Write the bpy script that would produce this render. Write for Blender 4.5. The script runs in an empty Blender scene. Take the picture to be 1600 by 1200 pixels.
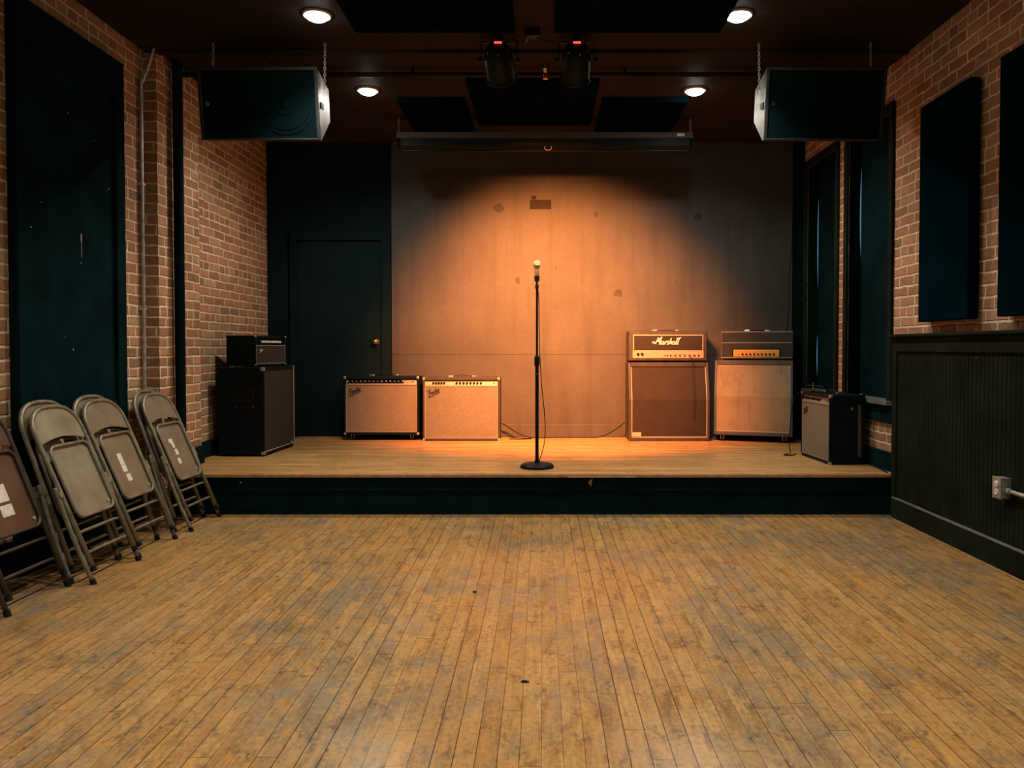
import bpy, bmesh, math, random
from mathutils import Vector, Matrix, Euler
random.seed(7)
PI = math.pi
scn = bpy.context.scene
COL = scn.collection

# ------------------------------------------------------------------ camera
EYE = 1.19
cam_d = bpy.data.cameras.new('camera'); cam = bpy.data.objects.new('camera', cam_d); COL.objects.link(cam)
cam.location = (0, 0, EYE)
cam.rotation_euler = (math.radians(90 - 1.34), 0, 0)
cam_d.sensor_width = 36; cam_d.lens = 27.0
cam_d.shift_x = -46 / 1600; cam_d.shift_y = -28 / 1600
cam_d.clip_start = 0.05; cam_d.clip_end = 60
scn.camera = cam

# ------------------------------------------------------------------ world, exposure
w = bpy.data.worlds.new('night'); scn.world = w; w.use_nodes = True
w.node_tree.nodes['Background'].inputs[0].default_value = (0.10, 0.16, 0.20, 1)
w.node_tree.nodes['Background'].inputs[1].default_value = 0.05
scn.view_settings.view_transform = 'Standard'
scn.view_settings.look = 'None'
scn.view_settings.gamma = 1.0
scn.view_settings.use_curve_mapping = False
scn.view_settings.exposure = 0.0

DOWN_POWER = 172.0       # each recessed downlight
DOWN_COL = (1.0, 0.91, 0.76)
PAR_POWER = 2450.0       # each stage can
PAR_COL = (1.0, 0.27, 0.065)

CEIL = 3.24; XL = -2.75; XR = 2.54; YB = 7.72; YF = -2.2
SZ = 0.296; SY = 5.45    # stage height, stage front

def PX(px, d): return (px - 846) * d / 1200.0
def PZ(py, d): return EYE + (544 - py) * d / 1200.0

# ------------------------------------------------------------------ material helpers
class NT:
    def __init__(s, name):
        s.m = bpy.data.materials.new(name); s.m.use_nodes = True
        s.t = s.m.node_tree; s.b = s.t.nodes['Principled BSDF']
    def n(s, typ, **kw):
        x = s.t.nodes.new(typ)
        for k, v in kw.items(): setattr(x, k, v)
        return x
    def l(s, a, b): s.t.links.new(a, b)
    def set(s, sock, v):
        if isinstance(v, (int, float)): sock.default_value = v
        elif isinstance(v, (tuple, list)): sock.default_value = tuple(v) if len(v) != 3 or sock.type == 'VECTOR' else (*v, 1)
        else: s.l(v, sock)
    def math(s, op, a, b=0.0, c=0.0, clamp=False):
        x = s.n('ShaderNodeMath', operation=op); x.use_clamp = clamp
        s.set(x.inputs[0], a); s.set(x.inputs[1], b)
        if op in ('MULTIPLY_ADD', 'COMPARE', 'SMOOTH_MIN'): s.set(x.inputs[2], c)
        return x.outputs[0]
    def mix(s, f, a, b, mode='MIX'):
        x = s.n('ShaderNodeMix', data_type='RGBA', blend_type=mode)
        s.set(x.inputs[0], f); s.set(x.inputs[6], a); s.set(x.inputs[7], b)
        return x.outputs[2]
    def ramp(s, f, lo, hi, a=0.0, b=1.0):
        x = s.n('ShaderNodeMapRange'); s.set(x.inputs[0], f); x.inputs[1].default_value = lo; x.inputs[2].default_value = hi
        x.inputs[3].default_value = a; x.inputs[4].default_value = b; return x.outputs[0]
    def noise(s, vec, scale, detail=3.0, rough=0.55, scl=None, out=0):
        if scl:
            mp = s.n('ShaderNodeMapping'); mp.inputs[3].default_value = scl; s.l(vec, mp.inputs[0]); vec = mp.outputs[0]
        x = s.n('ShaderNodeTexNoise'); s.l(vec, x.inputs['Vector'])
        x.inputs['Scale'].default_value = scale; x.inputs['Detail'].default_value = detail; x.inputs['Roughness'].default_value = rough
        return x.outputs[out]
    def white(s, vec, dim='3D'):
        x = s.n('ShaderNodeTexWhiteNoise', noise_dimensions=dim); s.l(vec, x.inputs[0] if dim != '1D' else x.inputs[1]); return x
    def coord(s, kind='Object'): return s.n('ShaderNodeTexCoord').outputs[kind]
    def pos(s): return s.n('ShaderNodeNewGeometry').outputs['Position']
    def xyz(s, v):
        x = s.n('ShaderNodeSeparateXYZ'); s.l(v, x.inputs[0]); return x.outputs
    def comb(s, a, b, c=0.0):
        x = s.n('ShaderNodeCombineXYZ'); s.set(x.inputs[0], a); s.set(x.inputs[1], b); s.set(x.inputs[2], c); return x.outputs[0]
    def bump(s, h, strength=0.3, dist=0.01):
        x = s.n('ShaderNodeBump'); x.inputs['Strength'].default_value = strength; x.inputs['Distance'].default_value = dist
        s.l(h, x.inputs['Height']); s.l(x.outputs[0], s.b.inputs['Normal'])

def mat(name, col, rough=0.6, metal=0.0, var=0.25, scale=12.0, bump=0.0, bscale=200.0, specks=0.0, spec=0.5, speck_col=(0.5, 0.48, 0.4), speck_scale=9.0, rvar=0.12):
    k = NT(name); c = k.coord(); 
    n1 = k.noise(c, scale, 4, 0.6)
    f = k.ramp(n1, 0.3, 0.7)
    lo = tuple(v * (1 - var) for v in col); hi = tuple(min(1, v * (1 + var)) for v in col)
    cc = k.mix(f, lo, hi)
    if specks > 0:
        v = k.n('ShaderNodeTexVoronoi', feature='F1'); v.inputs['Scale'].default_value = speck_scale; v.inputs['Randomness'].default_value = 1.0
        k.l(c, v.inputs['Vector'])
        rnd = k.xyz(v.outputs['Color'])[0]
        rad = k.math('MULTIPLY', k.math('POWER', rnd, 6.0), specks)
        sp = k.math('LESS_THAN', v.outputs['Distance'], rad)
        cc = k.mix(sp, cc, speck_col)
    k.l(cc, k.b.inputs['Base Color'])
    k.set(k.b.inputs['Roughness'], k.ramp(n1, 0.3, 0.7, max(0.03, rough - rvar), min(1, rough + rvar)))
    k.b.inputs['Metallic'].default_value = metal
    k.b.inputs['Specular IOR Level'].default_value = spec
    if bump > 0: k.bump(k.noise(c, bscale, 2, 0.6), bump, 0.004)
    return k.m

def emis(name, col, strength):
    k = NT(name); k.b.inputs['Base Color'].default_value = (*col, 1)
    k.b.inputs['Emission Color'].default_value = (*col, 1); k.b.inputs['Emission Strength'].default_value = strength
    return k.m

def brick_mat(name, grime=0.0):
    k = NT(name); p = k.pos(); x, y, z = k.xyz(p)
    u = k.math('ADD', x, y)
    dn = k.noise(p, 7.0, 3, 0.6, out=1); dx, dy, dz = k.xyz(dn)
    dn2 = k.noise(p, 45.0, 2, 0.6, out=1); ex, ey, ez = k.xyz(dn2)
    u2 = k.math('ADD', k.math('MULTIPLY_ADD', k.math('SUBTRACT', dx, 0.5), 0.022, u), k.math('MULTIPLY', k.math('SUBTRACT', ex, 0.5), 0.010))
    v2 = k.math('ADD', k.math('MULTIPLY_ADD', k.math('SUBTRACT', dy, 0.5), 0.022, z), k.math('MULTIPLY', k.math('SUBTRACT', ey, 0.5), 0.010))
    H = 0.0705; W = 0.208
    vr = k.math('DIVIDE', v2, H); row = k.math('FLOOR', vr)
    # header courses every sixth row
    hd = k.math('COMPARE', k.math('MODULO', k.math('ADD', row, 60.0), 6.0), 2.0, 0.5)
    bw = k.math('SUBTRACT', W, k.math('MULTIPLY', hd, W / 2))
    rr = k.white(k.comb(row, 3.3, 1.7)).outputs[0]
    off = k.math('ADD', k.math('MULTIPLY', k.math('MODULO', k.math('ADD', row, 60.0), 2.0), 0.5), k.math('MULTIPLY', rr, 0.22))
    ur = k.math('ADD', k.math('DIVIDE', u2, bw), off); cell = k.math('FLOOR', ur)
    fu = k.math('SUBTRACT', ur, cell); fv = k.math('SUBTRACT', vr, row)
    # distances to the edges in metres
    eu = k.math('MULTIPLY', k.math('MINIMUM', fu, k.math('SUBTRACT', 1.0, fu)), bw)
    ev = k.math('MULTIPLY', k.math('MINIMUM', fv, k.math('SUBTRACT', 1.0, fv)), H)
    e = k.math('SMOOTH_MIN', eu, ev, 0.006)
    inb = k.ramp(e, 0.0040, 0.0095)
    wn = k.white(k.comb(cell, row, 5.1)); r1 = wn.outputs[0]; rx, ry, rz = k.xyz(wn.outputs[1])
    ca = k.mix(rx, (0.29, 0.122, 0.052), (0.48, 0.235, 0.108))
    cb = k.mix(k.math('MULTIPLY', k.math('GREATER_THAN', ry, 0.86), 0.7), ca, (0.20, 0.105, 0.055))
    cb = k.mix(k.math('MULTIPLY', k.math('GREATER_THAN', rz, 0.86), 0.6), cb, (0.46, 0.30, 0.18))
    mott = k.noise(p, 28.0, 5, 0.7)
    cb = k.mix(k.ramp(mott, 0.35, 0.75), cb, k.mix(0.55, cb, (0.13, 0.06, 0.03)))
    dust = k.ramp(k.noise(p, 60.0, 4, 0.7), 0.50, 0.70, 0.0, 0.55)
    cb = k.mix(dust, cb, (0.42, 0.33, 0.22))
    mort = k.mix(k.ramp(k.noise(p, 14.0, 3, 0.6), 0.3, 0.7), (0.48, 0.40, 0.27), (0.74, 0.64, 0.46))
    col = k.mix(inb, mort, cb)
    # broad dirt
    dirt = k.ramp(k.noise(p, 1.7, 4, 0.6), 0.45, 0.72, 0.0, 0.5)
    col = k.mix(dirt, col, k.mix(0.6, col, (0.06, 0.045, 0.03)))
    k.l(col, k.b.inputs['Base Color'])
    k.b.inputs['Roughness'].default_value = 0.9
    h = k.math('ADD', k.math('MULTIPLY', inb, 1.0), k.math('MULTIPLY', k.noise(p, 90.0, 4, 0.7), 0.45))
    k.bump(h, 0.8, 0.009)
    return k.m

def plank_mat(name, along='Y', pw=0.0575, ln=1.05, cols=None, wear=1.0, rough=0.42, gap=0.0016, streak=0.0):
    k = NT(name); p = k.pos(); x, y, z = k.xyz(p)
    a, b = (x, y) if along == 'Y' else (y, x)
    wob = k.math('MULTIPLY', k.math('SUBTRACT', k.noise(p, 0.9, 1, 0.5), 0.5), 0.010)
    ar = k.math('DIVIDE', k.math('ADD', a, wob), pw); ia = k.math('FLOOR', ar); fa = k.math('SUBTRACT', ar, ia)
    rr = k.white(k.comb(ia, 7.7, 2.2)); off = k.math('MULTIPLY', rr.outputs[0], 9.0)
    lr = k.math('ADD', k.math('DIVIDE', b, ln), off); ib = k.math('FLOOR', lr); fb = k.math('SUBTRACT', lr, ib)
    ea = k.math('MULTIPLY', k.math('MINIMUM', fa, k.math('SUBTRACT', 1.0, fa)), pw)
    eb = k.math('MULTIPLY', k.math('MINIMUM', fb, k.math('SUBTRACT', 1.0, fb)), ln)
    gw = k.math('MULTIPLY_ADD', k.white(k.comb(ia, 1.0, 9.0)).outputs[0], gap, gap * 0.35)
    gl = k.math('LESS_THAN', ea, gw); gl2 = k.math('LESS_THAN', eb, gap * 0.8)
    gapm = k.math('MAXIMUM', gl, gl2)
    wn = k.white(k.comb(ia, ib, 3.0)); r1 = wn.outputs[0]; rx, ry, rz = k.xyz(wn.outputs[1])
    c1, c2, c3, c4 = cols
    base = k.mix(r1, c1, c2)
    base = k.mix(k.math('MULTIPLY', k.math('GREATER_THAN', rx, 0.86), 0.5), base, c3)
    # grain stretched along the plank
    sh = k.comb(k.math('ADD', a, k.math('MULTIPLY', r1, 3.0)), k.math('ADD', b, k.math('MULTIPLY', rz, 7.0)), 0.0)
    gr = k.noise(sh, 1.0, 6, 0.7, scl=(60.0, 4.5, 1.0))
    base = k.mix(k.ramp(gr, 0.38, 0.66, 0.0, 0.62), base, c3)
    if streak > 0:
        sk = k.noise(k.comb(a, b, 12.0), 1.0, 4, 0.65, scl=(13.0, 0.9, 1.0)); sk2 = k.noise(k.comb(a, b, 40.0), 1.0, 5, 0.7, scl=(24.0, 2.6, 1.0))
        base = k.mix(k.ramp(sk, 0.42, 0.62, 0.0, streak), base, c3)
        base = k.mix(k.ramp(sk2, 0.55, 0.68, 0.0, streak), base, tuple(v * 0.5 for v in c3))
    if wear > 0:
        flat = k.comb(a, b, 0.0)
        fine = k.noise(flat, 1.0, 6, 0.75, scl=(55.0, 40.0, 1.0))
        med = k.noise(flat, 1.0, 5, 0.65, scl=(11.0, 6.0, 1.0))
        med2 = k.noise(k.comb(a, b, 31.0), 1.0, 5, 0.68, scl=(8.0, 5.0, 1.0))
        big = k.noise(flat, 1.0, 4, 0.6, scl=(1.7, 1.0, 1.0))
        own = k.noise(sh, 1.0, 4, 0.65, scl=(9.0, 2.6, 1.0))
        # amber varnish left in places
        amb = k.math('MULTIPLY', k.ramp(own, 0.46, 0.60), k.ramp(med2, 0.38, 0.58))
        base = k.mix(k.math('MULTIPLY', amb, 0.8 * wear), base, (0.46, 0.22, 0.050))
        # worn bare grey patches
        gf = k.math('ADD', k.math('MULTIPLY', big, 0.55), k.math('ADD', k.math('MULTIPLY', med, 0.30), k.math('MULTIPLY', own, 0.25)))
        base = k.mix(k.math('MULTIPLY', k.ramp(gf, 0.53, 0.63, 0.0, 0.95 * wear), k.ramp(fine, 0.34, 0.52, 0.55, 1.0)), base, k.mix(k.ramp(fine, 0.35, 0.65), c4, tuple(v * 1.55 for v in c4)))
        # brown smears along the boards
        br = k.math('MULTIPLY', k.ramp(k.noise(sh, 1.0, 5, 0.7, scl=(20.0, 3.2, 1.0)), 0.48, 0.62), k.ramp(med2, 0.38, 0.56))
        base = k.mix(k.math('MULTIPLY', br, 0.75 * wear), base, (0.17, 0.082, 0.026))
        # charcoal stains
        ch = k.math('MULTIPLY', k.ramp(k.noise(k.comb(a, b, 55.0), 1.0, 5, 0.7, scl=(15.0, 7.0, 1.0)), 0.54, 0.65), k.ramp(fine, 0.36, 0.54))
        base = k.mix(k.math('MULTIPLY', ch, 0.72 * wear), base, (0.060, 0.050, 0.036))
        sp = k.noise(k.comb(a, b, 77.0), 1.0, 3, 0.6, scl=(34.0, 22.0, 1.0))
        base = k.mix(k.ramp(sp, 0.67, 0.72, 0.0, 0.85 * wear), base, (0.05, 0.028, 0.014))
        base = k.mix(k.ramp(fine, 0.50, 0.70, 0.0, 0.7 * wear), base, (0.15, 0.095, 0.045))
        base = k.mix(k.ramp(fine, 0.50, 0.30, 0.0, 0.5 * wear), base, (0.50, 0.31, 0.13))
    col = k.mix(k.math('MULTIPLY', gapm, 0.88), base, (0.018, 0.010, 0.005))
    k.l(col, k.b.inputs['Base Color'])
    rn = k.ramp(k.noise(p, 2.5, 4, 0.6), 0.3, 0.7, rough - 0.07, rough + 0.12)
    k.l(rn, k.b.inputs['Roughness'])
    k.b.inputs['Specular IOR Level'].default_value = 0.5
    h = k.math('ADD', k.math('SUBTRACT', 1.0, gapm), k.math('MULTIPLY', gr, 0.25))
    k.bump(h, 0.35, 0.002)
    return k.m

def wall_paint(name, col, dirt=0.5, rough=0.6, spec=0.15):
    k = NT(name); p = k.pos(); x, y, z = k.xyz(p)
    n1 = k.noise(p, 1.6, 5, 0.62); n2 = k.noise(p, 1.0, 4, 0.6, scl=(9.0, 9.0, 0.9)); n3 = k.noise(p, 35.0, 3, 0.7)
    c = k.mix(k.ramp(n1, 0.35, 0.7), tuple(v * 0.82 for v in col), tuple(v * 1.12 for v in col))
    c = k.mix(k.ramp(n2, 0.48, 0.72, 0.0, 0.38 * dirt), c, tuple(v * 0.45 for v in col))
    c = k.mix(k.ramp(n3, 0.45, 0.8, 0.0, 0.35 * dirt), c, tuple(v * 0.6 for v in col))
    # fillings, chips and marks
    v = k.n('ShaderNodeTexVoronoi'); v.inputs['Scale'].default_value = 5.0; k.l(k.noise(p, 30.0, 2, 0.6, out=1), v.inputs['Vector'])
    vec = k.n('ShaderNodeVectorMath', operation='ADD'); k.l(p, vec.inputs[0]); sc = k.n('ShaderNodeVectorMath', operation='SCALE')
    k.l(k.noise(p, 22.0, 2, 0.6, out=1), sc.inputs[0]); sc.inputs['Scale'].default_value = 0.05; k.l(sc.outputs[0], vec.inputs[1])
    k.l(vec.outputs[0], v.inputs['Vector'])
    r = k.xyz(v.outputs['Color'])
    rad = k.math('MULTIPLY', k.math('POWER', r[0], 5.0), 0.26)
    m = k.math('LESS_THAN', v.outputs['Distance'], rad)
    zz = k.ramp(z, 1.55, 1.75, 0.0, 0.75)
    c = k.mix(k.math('MULTIPLY', m, k.math('MULTIPLY', zz, dirt)), c, tuple(v_ * 0.3 for v_ in col))
    k.l(c, k.b.inputs['Base Color']); k.b.inputs['Roughness'].default_value = rough; k.b.inputs['Specular IOR Level'].default_value = 0.2 if col[0] > 0.05 else 0.0
    k.bump(k.noise(p, 120.0, 3, 0.6), 0.12, 0.003)
    return k.m

BLK = (0.0040, 0.0140, 0.0165)
M = {}
M['black'] = mat('black_paint', BLK, 0.48, var=0.3, scale=4, bump=0.08, spec=0.0, specks=0.055, speck_scale=7, speck_col=(0.32, 0.33, 0.28))
M['black_clean'] = mat('black_paint_clean', (0.0015, 0.0080, 0.0105), 0.6, var=0.2, bump=0.08, spec=0.02)
M['black_fabric'] = mat('black_fabric', (0.0008, 0.0075, 0.0120), 0.95, var=0.25, scale=3, bump=0.3, bscale=500, specks=0.012, spec=0.0)
M['brown_paint'] = mat('dark_brown_paint', (0.0140, 0.0175, 0.0120), 0.5, var=0.35, scale=3, bump=0.1, spec=0.0, specks=0.02, speck_scale=6)
M['ceil'] = mat('ceiling_paint', (0.026, 0.0215, 0.0190), 0.7, var=0.15, scale=3, spec=0.02)
M['vinyl'] = mat('black_vinyl', (0.0025, 0.0085, 0.0105), 0.5, spec=0.10, var=0.3, scale=20, bump=0.5, bscale=700)
M['vinyl_brown'] = mat('worn_dark_vinyl', (0.026, 0.021, 0.018), 0.5, var=0.35, scale=16, bump=0.5, bscale=700)
M['vinyl_grey'] = mat('grey_vinyl', (0.055, 0.055, 0.052), 0.55, var=0.2, scale=16, bump=0.4, bscale=700)
M['metal_black'] = mat('black_metal', (0.006, 0.0085, 0.0095), 0.45, 0.0, var=0.2, spec=0.12)
M['dark_rubber'] = mat('dark_rubber', (0.004, 0.006, 0.0065), 0.7, spec=0.2)
M['chrome'] = mat('chrome', (0.62, 0.60, 0.56), 0.28, 1.0, var=0.1)
M['dull_metal'] = mat('dull_corner_metal', (0.42, 0.36, 0.28), 0.5, 0.7, var=0.25, scale=60)
M['galv'] = mat('galvanised_steel', (0.46, 0.48, 0.46), 0.42, 0.75, var=0.25, scale=25)
M['brass'] = mat('brass', (0.80, 0.52, 0.22), 0.3, 1.0, var=0.1)
M['cream'] = mat('cream_piping', (0.33, 0.29, 0.22), 0.6, var=0.15, scale=30)
M['panel_silver'] = mat('aluminium_control_panel', (0.33, 0.29, 0.22), 0.45, 0.3, var=0.1, scale=40)
M['gold'] = mat('gold_control_panel', (0.62, 0.36, 0.09), 0.4, 0.35, var=0.12, scale=40)
M['white'] = mat('white_plastic', (0.75, 0.72, 0.64), 0.5, var=0.08)
M['paper'] = mat('paper_label', (0.66, 0.62, 0.54), 0.8, var=0.2, scale=60)
M['chair'] = mat('beige_enamel', (0.205, 0.170, 0.115), 0.42, 0.25, var=0.22, scale=7, specks=0.02, speck_col=(0.09, 0.05, 0.03), speck_scale=30)
M['chair_tube'] = mat('beige_enamel_tube', (0.20, 0.18, 0.125), 0.38, 0.3, var=0.3, scale=14, specks=0.03, speck_col=(0.05, 0.035, 0.02), speck_scale=40)
M['chair_grey'] = mat('grey_beige_enamel', (0.245, 0.225, 0.155), 0.45, 0.2, var=0.25, scale=6)
M['chair_brown'] = mat('brown_enamel', (0.105, 0.055, 0.032), 0.4, 0.2, var=0.25, scale=6)
M['chair_brown_tube'] = mat('brown_enamel_tube', (0.055, 0.042, 0.030), 0.4, 0.3, var=0.25, scale=6)
M['brick'] = brick_mat('old_red_brick')
M['floor'] = plank_mat('maple_strip_floor', 'Y', 0.064, 1.15,
    ((0.40, 0.222, 0.076), (0.50, 0.295, 0.110), (0.25, 0.120, 0.040), (0.155, 0.122, 0.080)), 1.0, 0.22, 0.0016)
M['deck'] = plank_mat('stage_strip_floor', 'X', 0.057, 1.6,
    ((0.56, 0.315, 0.105), (0.70, 0.410, 0.150), (0.24, 0.115, 0.035), (0.27, 0.18, 0.10)), 0.5, 0.36, 0.0030, 0.75)
M['nosing'] = mat('oak_nosing', (0.34, 0.185, 0.075), 0.5, var=0.3, scale=14)
M['splinter'] = mat('bare_splintered_wood', (0.50, 0.33, 0.17), 0.8, var=0.3, scale=80)
M['wall'] = wall_paint('worn_wall_paint', (0.060, 0.062, 0.057), 1.0)
M['wallblk'] = wall_paint('black_wall_paint', (0.0075, 0.0170, 0.0205), 0.4)
M['rough_black'] = mat('matt_black_fascia', (0.010, 0.011, 0.010), 0.7)

def grille(name, col, stain, var=0.42, vert=False):
    k = NT(name); c = k.coord(); x, y, z = k.xyz(c)
    n = k.noise(c, 150.0, 4, 0.8); n2 = k.noise(c, 5.0, 5, 0.65)
    st = k.noise(c, 1.0, 4, 0.6, scl=((26.0, 26.0, 2.2) if vert else (6.0, 6.0, 6.0)))
    b = k.mix(k.ramp(n, 0.3, 0.7), tuple(v * (1 - var) for v in col), tuple(v * (1 + var) for v in col))
    b = k.mix(k.ramp(n2, 0.4, 0.7, 0.0, 0.35), b, stain)
    b = k.mix(k.ramp(st, 0.55, 0.75, 0.0, 0.5), b, stain)
    k.l(b, k.b.inputs['Base Color']); k.b.inputs['Roughness'].default_value = 0.85
    k.b.inputs['Specular IOR Level'].default_value = 0.25 if col[0] > 0.01 else 0.02
    wv = k.math('MULTIPLY', k.math('SINE', k.math('MULTIPLY', x, 2400.0)), k.math('SINE', k.math('MULTIPLY', z, 2400.0)))
    k.bump(k.math('ADD', n, k.math('MULTIPLY', wv, 0.3)), 0.25, 0.002)
    return k.m
M['g_silver'] = grille('silver_tan_grille_cloth', (0.185, 0.155, 0.11), (0.13, 0.10, 0.068))
M['g_tan'] = grille('tan_grille_cloth', (0.135, 0.130, 0.105), (0.105, 0.095, 0.070))
M['g_brown'] = grille('brown_grille_cloth', (0.024, 0.019, 0.015), (0.014, 0.011, 0.008))
M['g_wheat'] = grille('stained_wheat_grille_cloth', (0.25, 0.200, 0.125), (0.085, 0.055, 0.028), 0.12, True)
M['g_dark'] = grille('dark_grille_cloth', (0.030, 0.026, 0.021), (0.02, 0.016, 0.012))
M['g_black'] = grille('black_speaker_grille', (0.0020, 0.0090, 0.0110), (0.0015, 0.006, 0.0075))
M['tolex_head'] = grille('charcoal_amp_fabric', (0.030, 0.030, 0.028), (0.022, 0.02, 0.018))

# ------------------------------------------------------------------ mesh helpers
def box(bm, lo, hi, mx=None):
    c = [(lo[i] + hi[i]) / 2 for i in range(3)]; s = [abs(hi[i] - lo[i]) for i in range(3)]
    m = Matrix.Translation(c) @ Matrix.Diagonal((*s, 1))
    if mx: m = mx @ m
    bmesh.ops.create_cube(bm, size=1, matrix=m)
def cyl(bm, p0, p1, r, r2=None, seg=20, caps=True):
    p0 = Vector(p0); p1 = Vector(p1); d = p1 - p0
    m = Matrix.Translation((p0 + p1) / 2) @ d.to_track_quat('Z', 'Y').to_matrix().to_4x4()
    bmesh.ops.create_cone(bm, cap_ends=caps, segments=seg, radius1=r, radius2=r if r2 is None else r2, depth=d.length, matrix=m)
def ball(bm, c, r, sc=(1, 1, 1), seg=20):
    bmesh.ops.create_uvsphere(bm, u_segments=seg, v_segments=seg // 2, radius=r, matrix=Matrix.Translation(c) @ Matrix.Diagonal((*sc, 1)))
def smooth_path(pts, n=6, closed=False):
    pts = [Vector(p) for p in pts]; out = []; L = len(pts)
    rng = range(L if closed else L - 1)
    for i in rng:
        g = (lambda j: pts[j % L]) if closed else (lambda j: pts[max(0, min(L - 1, j))])
        p0, p1, p2, p3 = g(i - 1), g(i), g(i + 1), g(i + 2)
        for j in range(n):
            t = j / n
            out.append(0.5 * ((2 * p1) + (p2 - p0) * t + (2 * p0 - 5 * p1 + 4 * p2 - p3) * t * t + (3 * p1 - p0 - 3 * p2 + p3) * t ** 3))
    if not closed: out.append(pts[-1])
    return out
def tube(bm, pts, r, seg=8, closed=False):
    pts = [Vector(p) for p in pts]
    q = [pts[0]]
    for p in pts[1:]:
        if (p - q[-1]).length > 1e-5: q.append(p)
    pts = q; L = len(pts)
    rings = []; up = None
    for i, p in enumerate(pts):
        if closed: t = pts[(i + 1) % L] - pts[i - 1]
        else: t = pts[min(i + 1, L - 1)] - pts[max(i - 1, 0)]
        t.normalize()
        if up is None:
            up = Vector((0, 0, 1)) if abs(t.z) < 0.9 else Vector((0, 1, 0))
        up = (up - t * up.dot(t)).normalized(); s = t.cross(up)
        rings.append([bm.verts.new(p + (up * math.cos(2 * PI * k / seg) + s * math.sin(2 * PI * k / seg)) * r) for k in range(seg)])
    for i in range(L if closed else L - 1):
        a = rings[i]; b = rings[(i + 1) % L]
        for k in range(seg): bm.faces.new((a[k], a[(k + 1) % seg], b[(k + 1) % seg], b[k]))
    if not closed:
        bm.faces.new(rings[0][::-1]); bm.faces.new(rings[-1])
def prism(bm, poly, a, b, plane='XZ'):
    """outline polygon extruded between a and b along the remaining axis"""
    def P(u, v, w): return {'XZ': (u, w, v), 'YZ': (w, u, v), 'XY': (u, v, w)}[plane]
    A = [bm.verts.new(P(u, v, a)) for u, v in poly]; B = [bm.verts.new(P(u, v, b)) for u, v in poly]
    n = len(poly)
    bm.faces.new(A); bm.faces.new(B[::-1])
    for i in range(n): bm.faces.new((A[i], B[i], B[(i + 1) % n], A[(i + 1) % n]))
def rrect(w0, w1, z0, z1, r, n=5):
    out = []
    for cx, cz, a0 in ((w1 - r, z1 - r, 0), (w0 + r, z1 - r, 90), (w0 + r, z0 + r, 180), (w1 - r, z0 + r, 270)):
        for i in range(n + 1):
            a = math.radians(a0 + 90 * i / n); out.append((cx + r * math.cos(a), cz + r * math.sin(a)))
    return out
def obj(name, bm, m, parent=None, bevel=0.0, smooth=False, label=None, segs=2):
    me = bpy.data.meshes.new(name); bmesh.ops.recalc_face_normals(bm, faces=bm.faces[:]); bm.to_mesh(me); bm.free()
    me.materials.append(m)
    o = bpy.data.objects.new(name, me); COL.objects.link(o)
    if parent: o.parent = parent
    if smooth:
        for f in me.polygons: f.use_smooth = True
        if smooth == 'auto':
            for f in me.polygons: f.use_smooth = True
            md = o.modifiers.new('edges', 'EDGE_SPLIT'); md.split_angle = math.radians(40)
    if bevel:
        b = o.modifiers.new('bevel', 'BEVEL'); b.width = bevel; b.segments = segs; b.limit_method = 'ANGLE'; b.angle_limit = math.radians(50)
    if label: o['label'] = label
    return o
def B(): return bmesh.new()
def bxs(name, boxes, m, parent=None, bevel=0.0, label=None):
    bm = B()
    for lo, hi in boxes: box(bm, lo, hi)
    return obj(name, bm, m, parent, bevel, label=label)
def thing(name, label, cat, loc=(0, 0, 0), rz=0.0, group=None):
    o = bpy.data.objects.new(name, None); COL.objects.link(o); o.empty_display_size = 0.05
    o.location = loc; o.rotation_euler = (0, 0, rz); o['label'] = label; o['category'] = cat
    if group: o['group'] = group
    return o
def tag(o, label, cat, group=None):
    o['label'] = label; o['category'] = cat
    if group: o['group'] = group
    return o
def struct(o): o['kind'] = 'structure'; return o
def dup(root, label=None):
    r = root.copy(); COL.objects.link(r)
    if label: r['label'] = label
    for ch in list(root.children):
        c = ch.copy(); COL.objects.link(c); c.parent = r
        for g in list(ch.children):
            d = g.copy(); COL.objects.link(d); d.parent = c
    return r

# ------------------------------------------------------------------ room shell
struct(bxs('floor', [((-3.1, YF - 0.2, -0.1), (2.9, YB + 0.2, 0))], M['floor']))
struct(bxs('ceiling', [((-3.1, YF - 0.2, CEIL), (2.9, YB + 0.2, CEIL + 0.1))], M['ceil']))
# left brick wall with its pilaster
struct(bxs('wall_left', [((XL - 0.25, YF, 0), (XL, YB, CEIL)), ((XL, 5.33, 0), (-2.65, 5.97, CEIL))], M['brick']))
struct(bxs('wall_front', [((-3.0, YF - 0.2, 0), (2.8, YF, CEIL))], M['wallblk']))
# right brick wall with two window openings over the stage
WZ0, WZ1 = 0.80, 2.90
W1 = (6.63, 7.35); W2 = (5.61, 6.37)
xr = (XR, XR + 0.25)
rb = []
for a, b in ((YF, W2[0]), (W2[1], W1[0]), (W1[1], YB)):
    rb.append(((xr[0], a, 0), (xr[1], b, CEIL)))
for a, b in (W1, W2):
    rb.append(((xr[0], a, 0), (xr[1], b, WZ0))); rb.append(((xr[0], a, WZ1), (xr[1], b, CEIL)))
struct(bxs('wall_right', rb, M['brick']))
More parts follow.
